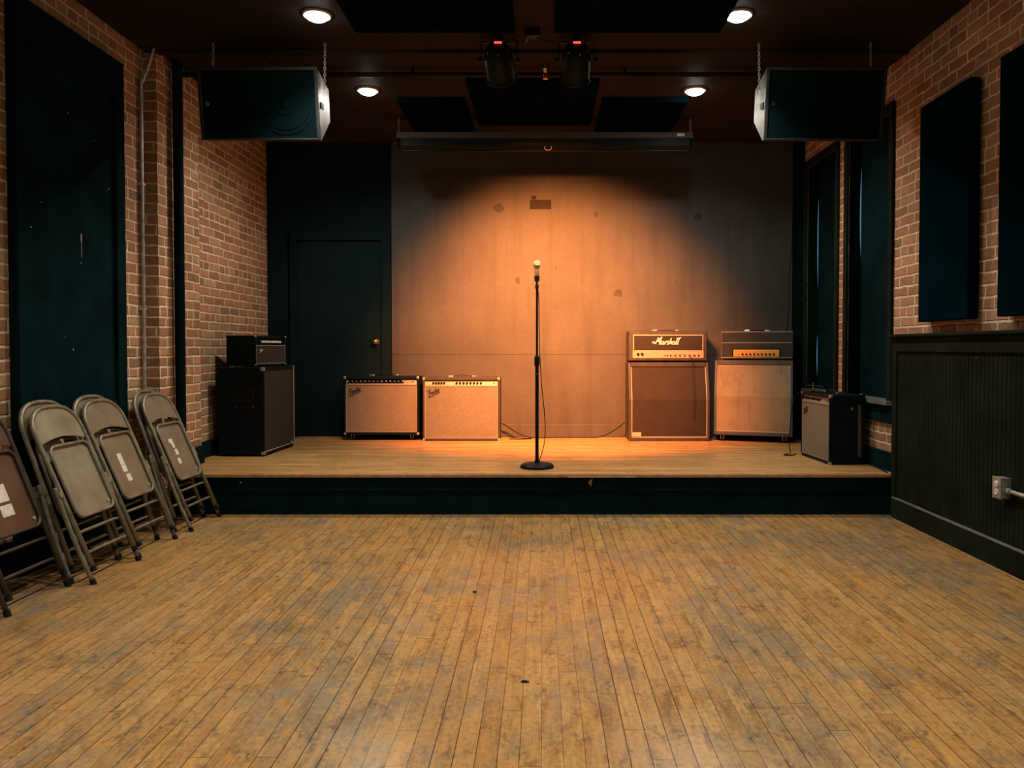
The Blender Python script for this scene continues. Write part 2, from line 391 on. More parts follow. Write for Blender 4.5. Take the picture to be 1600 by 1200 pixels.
# back wall: black, with a lighter worn painted field right of the door
bw = struct(bxs('wall_back', [((-3.0, YB, 0), (2.8, YB + 0.15, CEIL))], M['wallblk']))
X612 = PX(613, YB)
wp = bxs('painted_field', [((X612, YB - 0.012, SZ), (PX(851, YB) - 0.002, YB, CEIL)), ((PX(851, YB) + 0.002, YB - 0.012, SZ), (XR, YB, CEIL)),
         ((X612, YB - 0.010, SZ), (XR, YB, CEIL))], M['wall'], bw, label='worn painted plywood field')
bxs('seam_batten', [((PX(850, YB), YB - 0.016, 2.02), (PX(852, YB), YB - 0.011, 3.0))], M['wall'], bw)
bxs('chair_rail_seam', [((X612, YB - 0.0165, PZ(484, YB) - 0.45), (XR, YB - 0.011, PZ(484, YB)))], M['wall'], bw)
struct(bxs('baseboard_back', [((X612 + 0.01, YB - 0.03, SZ), (XR, YB - 0.012, PZ(663, YB)))], M['wall'], bevel=0.004))
# patch plate on the painted field
M['patch'] = mat('dark_brown_patch', (0.022, 0.018, 0.014), 0.7, var=0.5, scale=30, spec=0.1)
tag(bxs('wall_plate', [((PX(828, YB), YB - 0.02, PZ(328, YB)), (PX(861, YB), YB - 0.0115, PZ(314, YB))), ((PX(830, YB), YB - 0.02, PZ(313, YB)), (PX(838, YB), YB - 0.0115, PZ(308, YB)))],
        M['patch']), 'small dark patch plate high on the orange-lit back wall above the microphone', 'plate')

# door at the back
d1 = thing('door_1', 'plain black door in black casing at the back of the stage', 'door', (PX(532, YB), YB, SZ)); struct(d1)
cx = d1.location.x
def rel(px, py, y): return PX(px, YB) - cx
l0, l1 = PX(456, YB) - cx, PX(612, YB) - cx; i0, i1 = PX(466, YB) - cx, PX(598, YB) - cx
zt = PZ(362, YB) - SZ; zi = PZ(377, YB) - SZ
bxs('door_casing', [((l0, -0.05, 0), (i0, 0, zt)), ((i1, -0.05, 0), (l1, 0, zt)), ((i0, -0.05, zi), (i1, 0, zt))], M['wallblk'], d1, 0.004)
slab = bxs('door_slab', [((i0 + 0.003, -0.022, 0.006), (i1 - 0.004, -0.001, zi - 0.004))], M['wallblk'], d1)
bm = B(); cyl(bm, (PX(589, YB) - cx, -0.023, PZ(534, YB) - SZ), (PX(589, YB) - cx, -0.030, PZ(534, YB) - SZ), 0.028)
cyl(bm, (PX(589, YB) - cx, -0.03, PZ(534, YB) - SZ), (PX(589, YB) - cx, -0.06, PZ(534, YB) - SZ), 0.011)
ball(bm, (PX(589, YB) - cx, -0.075, PZ(534, YB) - SZ), 0.027, (1, 0.8, 1))
obj('door_knob', bm, M['brass'], slab, smooth='auto', label='brass door knob')
bxs('threshold', [((i0, -0.045, 0), (i1, -0.0225, 0.006))], M['nosing'], d1)

# boarded windows over the stage, right
def bwindow(name, rng, slits, label, low):
    a, b = rng; t = thing(name, label, 'window', (XR, (a + b) / 2, WZ0)); struct(t)
    t.location = (0, 0, 0)
    c = 0.065; xo = XR - 0.022
    bxs('casing', [((xo, a - c, WZ0 + 0.0065), (XR - 0.001, a, WZ1 + c)), ((xo, b, WZ0 + 0.0065), (XR - 0.001, b + c, WZ1 + c)), ((xo, a, WZ1), (XR - 0.001, b, WZ1 + c))], M['brown_paint'], t, 0.003)
    # far jamb lining warps away from the board and lets daylight in along a tapered crack
    poly = [(XR, WZ0), (XR, WZ1 - 0.001)]
    N = 120
    for i in range(N + 1):
        z_ = WZ1 - 0.001 + (WZ0 - WZ1 + 0.001) * i / N; wd = 0.0
        for s0, s1, ww in slits:
            if s0 < z_ < s1: wd = max(wd, ww * math.sin(PI * (z_ - s0) / (s1 - s0)) ** 0.7)
        poly.append((XR + 0.0995 - wd, z_))
    bm = B(); prism(bm, poly, b - 0.012, b - 0.004, 'XZ'); obj('jamb_lining', bm, M['black_clean'], t)
    bxs('jamb_lining', [((XR, a + 0.001, WZ0), (XR + 0.16, a + 0.012, WZ1))], M['black_clean'], t)
    bxs('head_lining', [((XR, a + 0.012, WZ1 - 0.012), (XR + 0.0995, b - 0.012, WZ1 - 0.001))], M['black_clean'], t)
    bxs('board', [((XR + 0.10, a + 0.012, WZ0), (XR + 0.125, b - 0.001, WZ1 - 0.001))], M['black'], t)
    bxs('glass_strip', [((XR + 0.05, b - 0.0035, WZ0 + 0.02), (XR + 0.0995, b - 0.001, WZ1 - 0.02))], M['sky_pane'], t, label='daylight showing through the crack beside the board')
    bxs('sill', [((XR - 0.055, a - c - 0.01, WZ0 - 0.025), (XR - 0.001, b + c - 0.04, WZ0 + 0.006)), ((XR - 0.001, a + 0.0125, WZ0 + 0.0005), (XR + 0.0985, b - 0.0125, WZ0 + 0.006))], M['sill'], t, 0.004)
    bxs('apron', [((XR - 0.02, a - c, WZ0 - 0.16), (XR - 0.001, b + c - 0.04, WZ0 - 0.0255))], M['black'], t, 0.003)
    return t
M['sky_pane'] = emis('blue_daylight', (0.08, 0.20, 0.32), 0.9)
M['sill'] = mat('worn_grey_sill', (0.10, 0.11, 0.10), 0.5, var=0.4, scale=14)
bwindow('window_1', W1, [(1.72, 2.66, 0.012), (0.90, 1.35, 0.010)], 'boarded black window nearest the back wall, right side of stage', 0)
bwindow('window_2', W2, [(1.90, 2.70, 0.014)], 'boarded black window above the small combo amp, right side of stage', 0)

# tall boarded opening on the near left wall
t = thing('window_3', 'tall black boarded opening in the left brick wall behind the folding chairs', 'window', (0, 0, 0)); struct(t)
a, b, x0, x1 = 3.97, 5.0, XL, -2.695; zt = 3.02; fw = 0.10
bxs('frame', [((x0, a, 0), (x1, a + fw, zt)), ((x0, b - fw, 0), (x1, b, zt)), ((x0, a + fw, zt - 0.22), (x1, b - fw, zt)), ((x0, a + fw, 0.72), (x1 - 0.01, b - fw, 0.86)), ((x0, a + fw, 0.0), (x1, b - fw, 0.14))], M['black'], t, 0.004)
bxs('board', [((x0, a + fw, 0.86), (x1 - 0.028, b - fw, zt - 0.22))], M['black'], t)
bxs('lower_panel', [((x0, a + fw, 0.14), (x1 - 0.035, b - fw, 0.72))], M['black'], t)

bm = B(); ball(bm, (x1 - 0.0275, 4.56, 1.84), 0.012, (0.12, 0.6, 2.4), 12); ball(bm, (x1 - 0.0275, 4.562, 1.77), 0.006, (0.2, 0.5, 8.0), 10)
obj('paint_drip', bm, M['cream'], t, smooth=True, label='pale paint drip')
struct(bxs('trim_3', [((XR - 0.03, 7.43, SZ + 0.135), (XR, YB - 0.014, CEIL))], M['black_clean']))
# baseboards
struct(bxs('baseboard_left', [((XL, YF, 0), (XL + 0.02, 3.965, 0.19)), ((XL, 5.005, 0), (XL + 0.02, 5.325, 0.19)), ((-2.65, 5.46, SZ), (-2.63, 5.985, SZ + 0.135)), ((XL, 5.985, SZ), (XL + 0.02, YB, SZ + 0.135))], M['black'], bevel=0.004))
struct(bxs('baseboard_right', [((XR - 0.022, 5.46, SZ), (XR, YB - 0.03, SZ + 0.135))], M['black'], bevel=0.004))

# wainscot on the right wall up to the stage
t = thing('trim_1', 'dark beadboard wainscot with rail cap and baseboard along the right wall', 'wainscot', (0, 0, 0)); struct(t)
wx = 2.478; we = 5.43
bm = B()
y = YF
while y < we - 0.06:
    box(bm, (wx + 0.014, y, 0.12), (XR, min(y + 0.037, we - 0.05), 1.18)); y += 0.041
box(bm, (wx + 0.019, YF, 0.12), (XR, we - 0.02, 1.18))
obj('beadboard', bm, M['brown_paint'], t, 0.003)
bxs('rail_frame', [((wx, YF, 1.165), (XR, we, 1.265)), ((wx, we - 0.065, 0.0), (XR, we, 1.165))], M['brown_paint'], t, 0.003)
bxs('cap', [((wx - 0.03, YF, 1.265), (XR, we + 0.012, 1.285))], M['brown_paint'], t, 0.005)
bxs('base_board', [((wx - 0.014, YF, 0), (wx + 0.03, we - 0.04, 0.135))], M['brown_paint'], t, 0.002)
bm = B(); box(bm, (wx - 0.016, YF, 0.1355), (wx + 0.014, we - 0.04, 0.143)); obj('base_bead', bm, M['galv_trim'] if 'galv_trim' in M else M['sill'], t, 0.002)

# ------------------------------------------------------------------ stage
st = thing('stage', 'low stage with honey strip-wood deck and black front across the room', 'stage', (0, 0, 0))
bxs('deck', [((-2.648, SY + 0.02, SZ - 0.03), (XR - 0.002, 5.972, SZ)), ((XL + 0.001, 5.972, SZ - 0.03), (XR - 0.002, YB - 0.001, SZ))], M['deck'], st)
bxs('nosing', [((-2.648, SY - 0.012, SZ - 0.028), (2.50, SY + 0.02, SZ))], M['nosing'], st, 0.007)
bxs('riser_board', [((-2.648, SY + 0.018, 0), (XR - 0.002, SY + 0.04, SZ - 0.03))], M['black'], st)
bxs('riser_fascia', [((-2.648, SY + 0.008, SZ - 0.128), (XR - 0.002, SY + 0.018, SZ - 0.028))], M['black'], st, 0.002)
# splintered front edge
bm = B()
random.seed(3)
for i in range(26):
    x = PX(884 + random.random() * 92, SY); L = 0.02 + random.random() * 0.09
    box(bm, (x, SY - 0.0145 - random.random() * 0.002, SZ - 0.026 + random.random() * 0.004), (x + L, SY - 0.011, SZ - 0.019 + random.random() * 0.004))
for i in range(7):
    x = PX(918 + random.random() * 9, SY); z = SZ - 0.03 - random.random() * 0.05
    box(bm, (x, SY + 0.0065, z - 0.02), (x + 0.006, SY + 0.009, z))
obj('splintered_edge', bm, M['splinter'], st, label='bare splintered wood on the stage edge')

# ------------------------------------------------------------------ posts, pipes
bm = B(); cyl(bm, (-2.60, 5.53, SZ), (-2.60, 5.53, CEIL), 0.035, seg=28); cyl(bm, (-2.60, 5.53, SZ), (-2.60, 5.53, SZ + 0.012), 0.05, seg=28)
tag(obj('support_post', bm, M['black_clean'], smooth='auto'), 'black round steel post standing against the left brick pilaster', 'post')
t = thing('conduit', 'thin grey vertical conduit beside the left brick pilaster', 'pipe', (XL + 0.025, 5.27, 0))
bm = B(); tube(bm, smooth_path([(0, 0, 0.0), (0, 0, 1.5), (0, 0, 2.92), (0.01, 0, 3.0), (0.05, 0.01, 3.12), (0.08, 0.02, 3.24)], 5), 0.011, 10); obj('pipe', bm, M['galv'], t, smooth=True)
for z in (0.6, 1.45, 2.3):
    bxs('strap', [((-0.024, -0.018, z), (0.013, 0.018, z + 0.016))], M['galv'], t)
# sprinkler pipe across the ceiling
t = thing('sprinkler_pipe', 'thin dark pipe running across the ceiling over the stage front', 'pipe', (0, 5.67, CEIL - 0.05))
bm = B(); cyl(bm, (-2.70, 0, 0), (2.50, 0, 0), 0.018, seg=16); obj('pipe', bm, M['metal_black'], t, smooth='auto')
for x in (-2.1, -0.95, 0.6, 1.9):
    bxs('hanger', [((x, -0.006, 0.0), (x + 0.02, 0.006, 0.05))], M['metal_black'], t)
t = thing('sprinkler', 'brass-coloured sprinkler head below the ceiling pipe between the two stage lights', 'sprinkler', (PX(852, 5.6), 5.60, CEIL))
bm = B(); cyl(bm, (0, 0, 0), (0, 0, -0.03), 0.008); cyl(bm, (0, 0, -0.035), (0, 0, -0.055), 0.024, 0.014); obj('body', bm, M['brass'], t, smooth='auto')
bm = B(); tube(bm, [(-0.012, 0, -0.055), (-0.014, 0, -0.075), (0, 0, -0.1)], 0.003, 6); tube(bm, [(0.012, 0, -0.055), (0.014, 0, -0.075), (0, 0, -0.1)], 0.003, 6); cyl(bm, (0, 0, -0.055), (0, 0, -0.095), 0.004); obj('frame_arms', bm, M['brass'], t)
bm = B(); cyl(bm, (0, 0, -0.10), (0, 0, -0.104), 0.018); obj('deflector', bm, M['brass'], t)
# ceiling batten
struct(bxs('trim_2', [((-2.74, 5.33, CEIL - 0.022), (2.53, 5.37, CEIL))], M['ceil'], bevel=0.003))
# ceiling acoustic panels
def cpanel(x0, x1, y0, y1, label):
    o = bxs('ceiling_panel', [((x0, y0, CEIL - 0.04), (x1, y1, CEIL))], M['black_fabric'], bevel=0.004)
    return tag(o, label, 'acoustic panel', 'black acoustic panels on the ceiling')
cpanel(-1.19, -0.685, 3.6, 4.95, 'black ceiling panel left of the centre gap, outer of the two by the left downlight')
cpanel(-0.675, -0.17, 3.6, 4.95, 'black ceiling panel touching the left side of the centre gap')
cpanel(0.083, 1.14, 3.6, 4.95, 'large black ceiling panel right of the centre gap')
cpanel(-0.57, 0.44, 5.83, 7.0, 'black ceiling panel directly behind the two stage lights')
cpanel(-1.18, -0.62, 6.32, 7.5, 'black ceiling panel above the left half of the projection screen case')
cpanel(0.50, 1.20, 6.32, 7.5, 'black ceiling panel above the right half of the projection screen case')

# ------------------------------------------------------------------ acoustic panels on the right wall
def wpanel(y0, y1, label):
    t = thing('acoustic_panel', label, 'acoustic panel', (XR, (y0 + y1) / 2, 1.36), 0, 'acoustic panels on the right brick wall')
    h = (y1 - y0) / 2
    bxs('panel', [((-0.078, -h, 0), (-0.012, h, 1.39))], M['black_fabric'], t, 0.006)
    for z in (0.15, 1.2): bxs('mounting_clip', [((-0.012, -0.1, z), (0, 0.1, z + 0.04))], M['galv'], t)
wpanel(4.45, 5.03, 'black fabric acoustic panel on the right wall, the one nearer the stage')
wpanel(3.58, 4.16, 'black fabric acoustic panel on the right wall, cut off by the picture edge')

# ------------------------------------------------------------------ outlet box + conduit on the wainscot
oy = 4.09; oz = 0.445
t = thing('outlet_box', 'scuffed metal electrical outlet box on the dark wainscot', 'outlet', (wx + 0.014, oy, oz))
bxs('box', [((-0.055, -0.035, -0.055), (0, 0.035, 0.055))], M['galv'], t, 0.004)
bxs('cover_plate', [((-0.060, -0.038, -0.058), (-0.056, 0.038, 0.058))], M['galv'], t, 0.003)
for s in (-1, 1):
    bm = B(); cyl(bm, (-0.060, 0, 0.022 * s), (-0.064, 0, 0.022 * s), 0.016); r_ = obj('receptacle', bm, M['white'], t, smooth='auto', label='white receptacle face')
    bxs('slot', [((-0.0655, -0.007, 0.018 * s - 0.004), (-0.0642, -0.005, 0.018 * s + 0.006)), ((-0.0655, 0.005, 0.018 * s - 0.004), (-0.0642, 0.007, 0.018 * s + 0.006))], M['dark_rubber'], r_)
t = thing('conduit', 'shiny horizontal conduit leaving the outlet box towards the right edge', 'pipe', (wx - 0.012, oy - 0.037, oz - 0.01))
bm = B(); cyl(bm, (0, 0, 0), (0, -2.0, 0), 0.0105, seg=14); obj('pipe', bm, M['galv'], t, smooth='auto')
bm = B(); cyl(bm, (0, -0.005, 0), (0, -0.035, 0), 0.0155, seg=14); obj('connector', bm, M['galv'], t, smooth='auto')
for yy in (-0.5, -1.5): bxs('strap', [((-0.013, yy, -0.02), (0.026, yy + 0.015, 0.013))], M['galv'], t)

# ------------------------------------------------------------------ recessed downlights
M['lens'] = emis('lit_lens', (1.0, 0.92, 0.80), 45.0)
M['trim_white'] = mat('white_light_trim', (0.5, 0.48, 0.43), 0.5)
def lathe_dome(bm):
    bmesh.ops.create_uvsphere(bm, u_segments=32, v_segments=12, radius=0.066, matrix=Matrix.Translation((0, 0, -0.0125)) @ Matrix.Diagonal((1, 1, 0.42, 1)))
    for v in bm.verts: v.co.z = min(v.co.z, -0.0122)
def downlight(x, y, label, group=None, cone=110, blend=0.8):
    t = thing('recessed_light', label, 'ceiling light', (x, y, CEIL), 0, group)
    bm = B(); cyl(bm, (0, 0, -0.012), (0, 0, 0), 0.082, 0.088, 32); obj('trim_ring', bm, M['trim_white'], t, smooth='auto')
    bm = B(); lathe_dome(bm); obj('lens', bm, M['lens'], t, smooth='auto', label='glowing white lens')
    ld = bpy.data.lights.new('downlight_beam', 'SPOT'); ld.energy = DOWN_POWER; ld.color = DOWN_COL
    ld.spot_size = math.radians(cone); ld.spot_blend = blend; ld.shadow_soft_size = 0.06
    lo = bpy.data.objects.new('downlight_beam', ld); COL.objects.link(lo); lo.parent = t; lo.location = (0, 0, -0.045)
    return t
downlight(-1.38, 4.77, 'bright round ceiling light beside the left hanging speaker, nearer of the left two')
downlight(1.21, 4.77, 'bright round ceiling light above the right hanging speaker, nearer of the right two')
downlight(-1.38, 6.15, 'bright round ceiling light over the left of the stage, farther of the left two', cone=160, blend=0.75)
downlight(1.22, 6.15, 'bright round ceiling light over the right of the stage, farther of the right two', cone=160, blend=0.75)
for yy in (3.0, 1.2, -0.7):
    for xx in (-1.38, 1.22):
        downlight(xx, yy, 'round ceiling light in the near part of the room', 'ceiling lights in the near part of the room')

# ------------------------------------------------------------------ stage cans
M['display'] = emis('red_display', (1.0, 0.06, 0.04), 2.2)
M['can_lens'] = emis('orange_lens', (1.0, 0.35, 0.08), 3.0)
def par(x, label, aim):
    y = 5.10; z = CEIL - 0.135
    t = thing('stage_light', label, 'stage light', (x, y, CEIL))
    # yoke: clamp plate and U bracket
    bm = B(); box(bm, (-0.118, -0.012, -0.045), (0.118, 0.012, -0.039)); box(bm, (-0.118, -0.012, -0.17), (-0.112, 0.012, -0.039)); box(bm, (0.112, -0.012, -0.17), (0.118, 0.012, -0.039))
    box(bm, (-0.02, -0.02, -0.039), (0.02, 0.02, 0)); obj('yoke', bm, M['metal_black'], t)
    for s in (-1, 1):
        bm = B(); cyl(bm, (s * 0.119, 0, -0.155), (s * 0.142, 0, -0.155), 0.017, seg=12); obj('knob', bm, M['dark_rubber'], t, smooth='auto')
    # body along the aim direction
    d = Vector(aim).normalized(); q = d.to_track_quat('Z', 'Y').to_matrix().to_4x4()
    mtx = Matrix.Translation((0, 0, -0.155)) @ q
    prof = [(-0.115, 0.0), (-0.113, 0.03), (-0.100, 0.062), (-0.075, 0.082), (-0.04, 0.092), (0.0, 0.095), (0.12, 0.097), (0.125, 0.104), (0.14, 0.104), (0.14, 0.092), (0.11, 0.088)]
    bm = B(); seg = 32; rings = []
    for h, r in prof: rings.append([bm.verts.new(mtx @ Vector((max(r, 0.001) * math.cos(2 * PI * k / seg), max(r, 0.001) * math.sin(2 * PI * k / seg), h))) for k in range(seg)])
    for i in range(len(rings) - 1):
        for k in range(seg): bm.faces.new((rings[i][k], rings[i][(k + 1) % seg], rings[i + 1][(k + 1) % seg], rings[i + 1][k]))
    bm.faces.new(rings[0])
    body = obj('can_body', bm, M['metal_black'], t, smooth='auto')
    for k in range(6):
        a = 2 * PI * k / 6 + 0.3; c = mtx @ Vector((0.075 * math.cos(a), 0.075 * math.sin(a), -0.083)); bm = B(); ball(bm, c, 0.005, seg=8); obj('bolt', bm, M['galv'], body)
    bm = B(); cyl(bm, mtx @ Vector((0, 0, 0.112)), mtx @ Vector((0, 0, 0.118)), 0.087, seg=32); obj('lens', bm, M['can_lens'], t, label='lit orange lens')
    # display on the rear dome, facing the room
    bxs('display', [((-0.024, -0.107, -0.086), (0.024, -0.098, -0.075))], M['display'], body, label='small red display')
    ld = bpy.data.lights.new('can_beam', 'SPOT'); ld.energy = PAR_POWER; ld.color = PAR_COL
    ld.spot_size = math.radians(76); ld.spot_blend = 1.0; ld.shadow_soft_size = 0.11
    lo = bpy.data.objects.new('can_beam', ld); COL.objects.link(lo); lo.parent = t
    lo.location = mtx @ Vector((0, 0, 0.15)); lo.rotation_euler = (-d).to_track_quat('Z', 'Y').to_euler()
    return t
PX1 = PX(780, 5.10); PX2 = PX(900, 5.10)
par(PX1, 'black stage can light hanging left of the sprinkler head', (PX(855, YB) - PX1, YB - 5.1, 1.10 - 3.08))
par(PX2, 'black stage can light hanging right of the sprinkler head', (PX(880, YB) - PX2, YB - 5.1, 1.10 - 3.08))
t = thing('junction_box', 'small black power box on the ceiling between the stage lights', 'electrical box', (PX(832, 5.0), 5.0, CEIL))
bxs('box', [((-0.05, -0.04, -0.05), (0.05, 0.04, 0))], M['metal_black'], t, 0.004)
bm = B(); tube(bm, [(-0.03, 0, -0.05), (-0.045, 0, -0.075)], 0.008, 8); obj('cable_gland', bm, M['galv'], t)
def cable(name, pts, r, label, m=None, n=8, cat='cable'):
    bm = B(); tube(bm, smooth_path(pts, n), r, 8); return tag(obj(name, bm, m or M['dark_rubber'], smooth=True), label, cat)
cable('power_cable', [(PX(826, 5.0), 5.0, CEIL - 0.055), (PX(812, 5.0), 5.02, CEIL - 0.07), (PX(800, 5.05), 5.04, CEIL - 0.04), (PX(786, 5.05), 5.08, CEIL - 0.075)], 0.004, 'thin power cable looping to the left stage light')
cable('power_cable', [(PX(838, 5.0), 5.0, CEIL - 0.052), (PX(862, 5.0), 5.03, CEIL - 0.065), (PX(882, 5.05), 5.05, CEIL - 0.055), (PX(897, 5.05), 5.08, CEIL - 0.07)], 0.004, 'thin power cable looping to the right stage light')

# ------------------------------------------------------------------ projection screen case
sy = 6.9; sx0, sx1 = PX(623, sy), PX(1079, sy)
t = thing('projection_screen', 'long black rolled projection screen case hanging under the ceiling', 'projection screen', ((sx0 + sx1) / 2, sy, 2.955))
hw = (sx1 - sx0) / 2
bm = B(); prism(bm, [(-0.05, 0.03), (-0.058, 0.095), (-0.058, 0.135), (-0.03, 0.15), (0.05, 0.15), (0.05, 0.03), (0.03, 0.0), (-0.03, 0.0)], -hw + 0.035, hw - 0.02, 'YZ'); obj('case', bm, M['metal_black'], t, 0.004)
bxs('top_rail', [((-hw, -0.068, 0.092), (hw, -0.059, 0.144))], M['rail_grey'] if 'rail_grey' in M else M['vinyl_grey'], t, 0.003, label='dull grey front rail')
for s in (-1, 1): bxs('end_cap', [((s * hw - 0.004, -0.058, 0.03), (s * hw + 0.004, 0.05, 0.146))], M['metal_black'], t, 0.003)
bxs('bottom_bar', [((-hw + 0.05, -0.02, -0.012), (hw - 0.03, 0.02, -0.0005))], M['metal_black'], t, 0.003)
bm = B(); tube(bm, [(0.03 + 0.032 * math.cos(a * PI / 12), -0.045, 0.012 + 0.022 * math.sin(a * PI / 12)) for a in range(24)], 0.004, 6, True); obj('pull_ring', bm, M['galv'], t, smooth=True)
bxs('badge', [((hw - 0.14, -0.0695, 0.108), (hw - 0.075, -0.0685, 0.13))], M['paper'], t, label='small pale badge')
def chain(name, p0, p1, label, link=0.028):
    p0 = Vector(p0); p1 = Vector(p1); n = max(2, int((p1 - p0).length / (link * 0.72))); bm = B(); d = (p1 - p0) / n
    q = d.to_track_quat('Z', 'Y').to_matrix().to_4x4()
    for i in range(n):
        mt = Matrix.Translation(p0 + d * (i + 0.5)) @ q @ Matrix.Rotation((i % 2) * PI / 2, 4, 'Z')
        pts = [mt @ Vector((0.007 * math.cos(a * PI / 6), 0, link / 2 * math.sin(a * PI / 6))) for a in range(12)]
        tube(bm, pts, 0.0024, 5, True)
    return tag(obj(name, bm, M['galv'], smooth=True), label, 'chain')
chain('chain', (sx0 + 0.01, sy, 3.105), (sx0 + 0.01, sy, CEIL), 'short chain holding the left end of the screen case')
chain('chain', (sx1 - 0.01, sy, 3.105), (sx1 - 0.01, sy, CEIL), 'short chain holding the right end of the screen case')

# ------------------------------------------------------------------ hanging loudspeakers
def hang_speaker(side):
    w2 = 0.395; h = 0.462; dep = 0.36
    lab = 'large black loudspeaker hanging by chains at the ' + ('left' if side < 0 else 'right') + ' of the stage'
    xc = side * 1.865 if side < 0 else 1.872
    t = thing('hanging_speaker', lab, 'loudspeaker', (xc, 5.12, 3.035 - h / 2))
    t.rotation_euler = (math.radians(9), 0, 0)
    # trapezoid cabinet, tapering to the back in height and width
    bm = B(); f = [(-w2, 0, -h / 2), (w2, 0, -h / 2), (w2, 0, h / 2), (-w2, 0, h / 2)]
    mdp = [(-w2 * 0.97, 0.06, -h / 2), (w2 * 0.97, 0.06, -h / 2), (w2 * 0.97, 0.06, h / 2), (-w2 * 0.97, 0.06, h / 2)]
    r = [(-w2 * 0.93, dep, -0.07), (w2 * 0.93, dep, -0.07), (w2 * 0.93, dep, 0.15), (-w2 * 0.93, dep, 0.15)]
    V = [[bm.verts.new(p) for p in q] for q in (f, mdp, r)]
    bm.faces.new(V[0]); bm.faces.new(V[2])
    for a in range(2):
        for k in range(4): bm.faces.new((V[a][k], V[a][(k + 1) % 4], V[a + 1][(k + 1) % 4], V[a + 1][k]))
    obj('cabinet', bm, M['spk_paint'], t, 0.006)
    e = 0.022
    bxs('front_frame', [((-w2, -0.018, -h / 2), (w2, 0, -h / 2 + e * 0.5)), ((-w2, -0.018, h / 2 - e), (w2, 0, h / 2)), ((-w2, -0.018, -h / 2 + e * 0.5), (-w2 + e, 0, h / 2 - e)), ((w2 - e, -0.018, -h / 2 + e * 0.5), (w2, 0, h / 2 - e))], M['spk_paint'], t, 0.004)
    g = bxs('grille', [((-w2 + e, -0.008, -h / 2 + e * 0.5), (w2 - e, -0.002, h / 2 - e))], M['g_black'], t)
    # woofer showing through the grille
    s = -side
    if side < 0:
     bm = B()
     for rr in (0.195, 0.165, 0.07):
        tube(bm, [(s * 0.17 + rr * math.cos(a * PI / 24), -0.0085, rr * math.sin(a * PI / 24)) for a in range(48)], 0.003, 6, True)
     ball(bm, (s * 0.17, -0.008, 0), 0.03, (1, 0.3, 1)); obj('woofer', bm, M['g_black'], t, smooth=True)
    if side > 0:
        bm = B()
        for a in (45, 135): 
            dx = 0.013 * math.cos(math.radians(a)); dz = 0.013 * math.sin(math.radians(a)); tube(bm, [(-w2 + 0.055 - dx, -0.011, 0.0 - dz), (-w2 + 0.055 + dx, -0.011, 0.0 + dz)], 0.004, 6)
        obj('emblem', bm, M['chrome'], t, label='small silver crossed emblem')
    else:
        bm = B(); tube(bm, [(-w2 + 0.055 + 0.010 * math.cos(a * PI / 8), -0.011, 0.0 + 0.010 * math.sin(a * PI / 8)) for a in range(16)], 0.0025, 6, True); obj('emblem', bm, M['galv'], t, label='small ring emblem')
    bm = B(); box(bm, (-side * (w2 * 0.985) - 0.004, 0.05, -0.02), (-side * (w2 * 0.985) + 0.004, 0.12, 0.02)); obj('fly_point', bm, M['dark_rubber'], t)
    # chains
    inner = xc - side * (w2 + 0.004)
    chain('chain', (inner - side * 0.012, 5.19, 2.93), (inner - side * 0.012, 5.21, CEIL), 'chain at the inner end of the ' + ('left' if side < 0 else 'right') + ' hanging speaker')
    outer = xc + side * (w2 * 0.85)
    chain('chain', (outer, 5.19, 3.03), (outer, 5.20, CEIL), 'chain at the outer end of the ' + ('left' if side < 0 else 'right') + ' hanging speaker')
    cable('speaker_cable', [(xc - side * 0.02, 5.3, 3.02), (xc - side * 0.1, 5.28, 3.05), (xc - side * 0.05, 5.27, 3.12), (xc + side * 0.1, 5.3, 3.22)], 0.004, 'thin cable looping above the ' + ('left' if side < 0 else 'right') + ' hanging speaker')
M['spk_paint'] = mat('textured_speaker_paint', (0.016, 0.019, 0.019), 0.5, spec=0.35, var=0.15, bump=0.4, bscale=500)
hang_speaker(-1); hang_speaker(1)

# ------------------------------------------------------------------ lettering strokes
def arc(cx, cy, r, a0, a1, n=10, sx=1.0): return [(cx + sx * r * math.cos(math.radians(a0 + (a1 - a0) * i / n)), cy + r * math.sin(math.radians(a0 + (a1 - a0) * i / n))) for i in range(n + 1)]
def sm2(p): return [(v.x, v.z) for v in smooth_path([(a, 0, b) for a, b in p], 5)]
def script(name, strokes, w, r, m, parent, origin, shear=0.25, rot=0.0, label=None):
    xs = [p[0] for s in strokes for p in s]; sc = w / (max(xs) - min(xs)); x0 = min(xs)
    bm = B(); ca, sa = math.cos(rot), math.sin(rot)
    for s in strokes:
        pts = []
        for a, b in sm2(s):
            u = (a - x0) * sc + b * sc * shear; v = b * sc
            pts.append((origin[0] + u * ca - v * sa, origin[1], origin[2] + u * sa + v * ca))
        tube(bm, pts, r, 6)
    return obj(name, bm, m, parent, smooth=True, label=label)
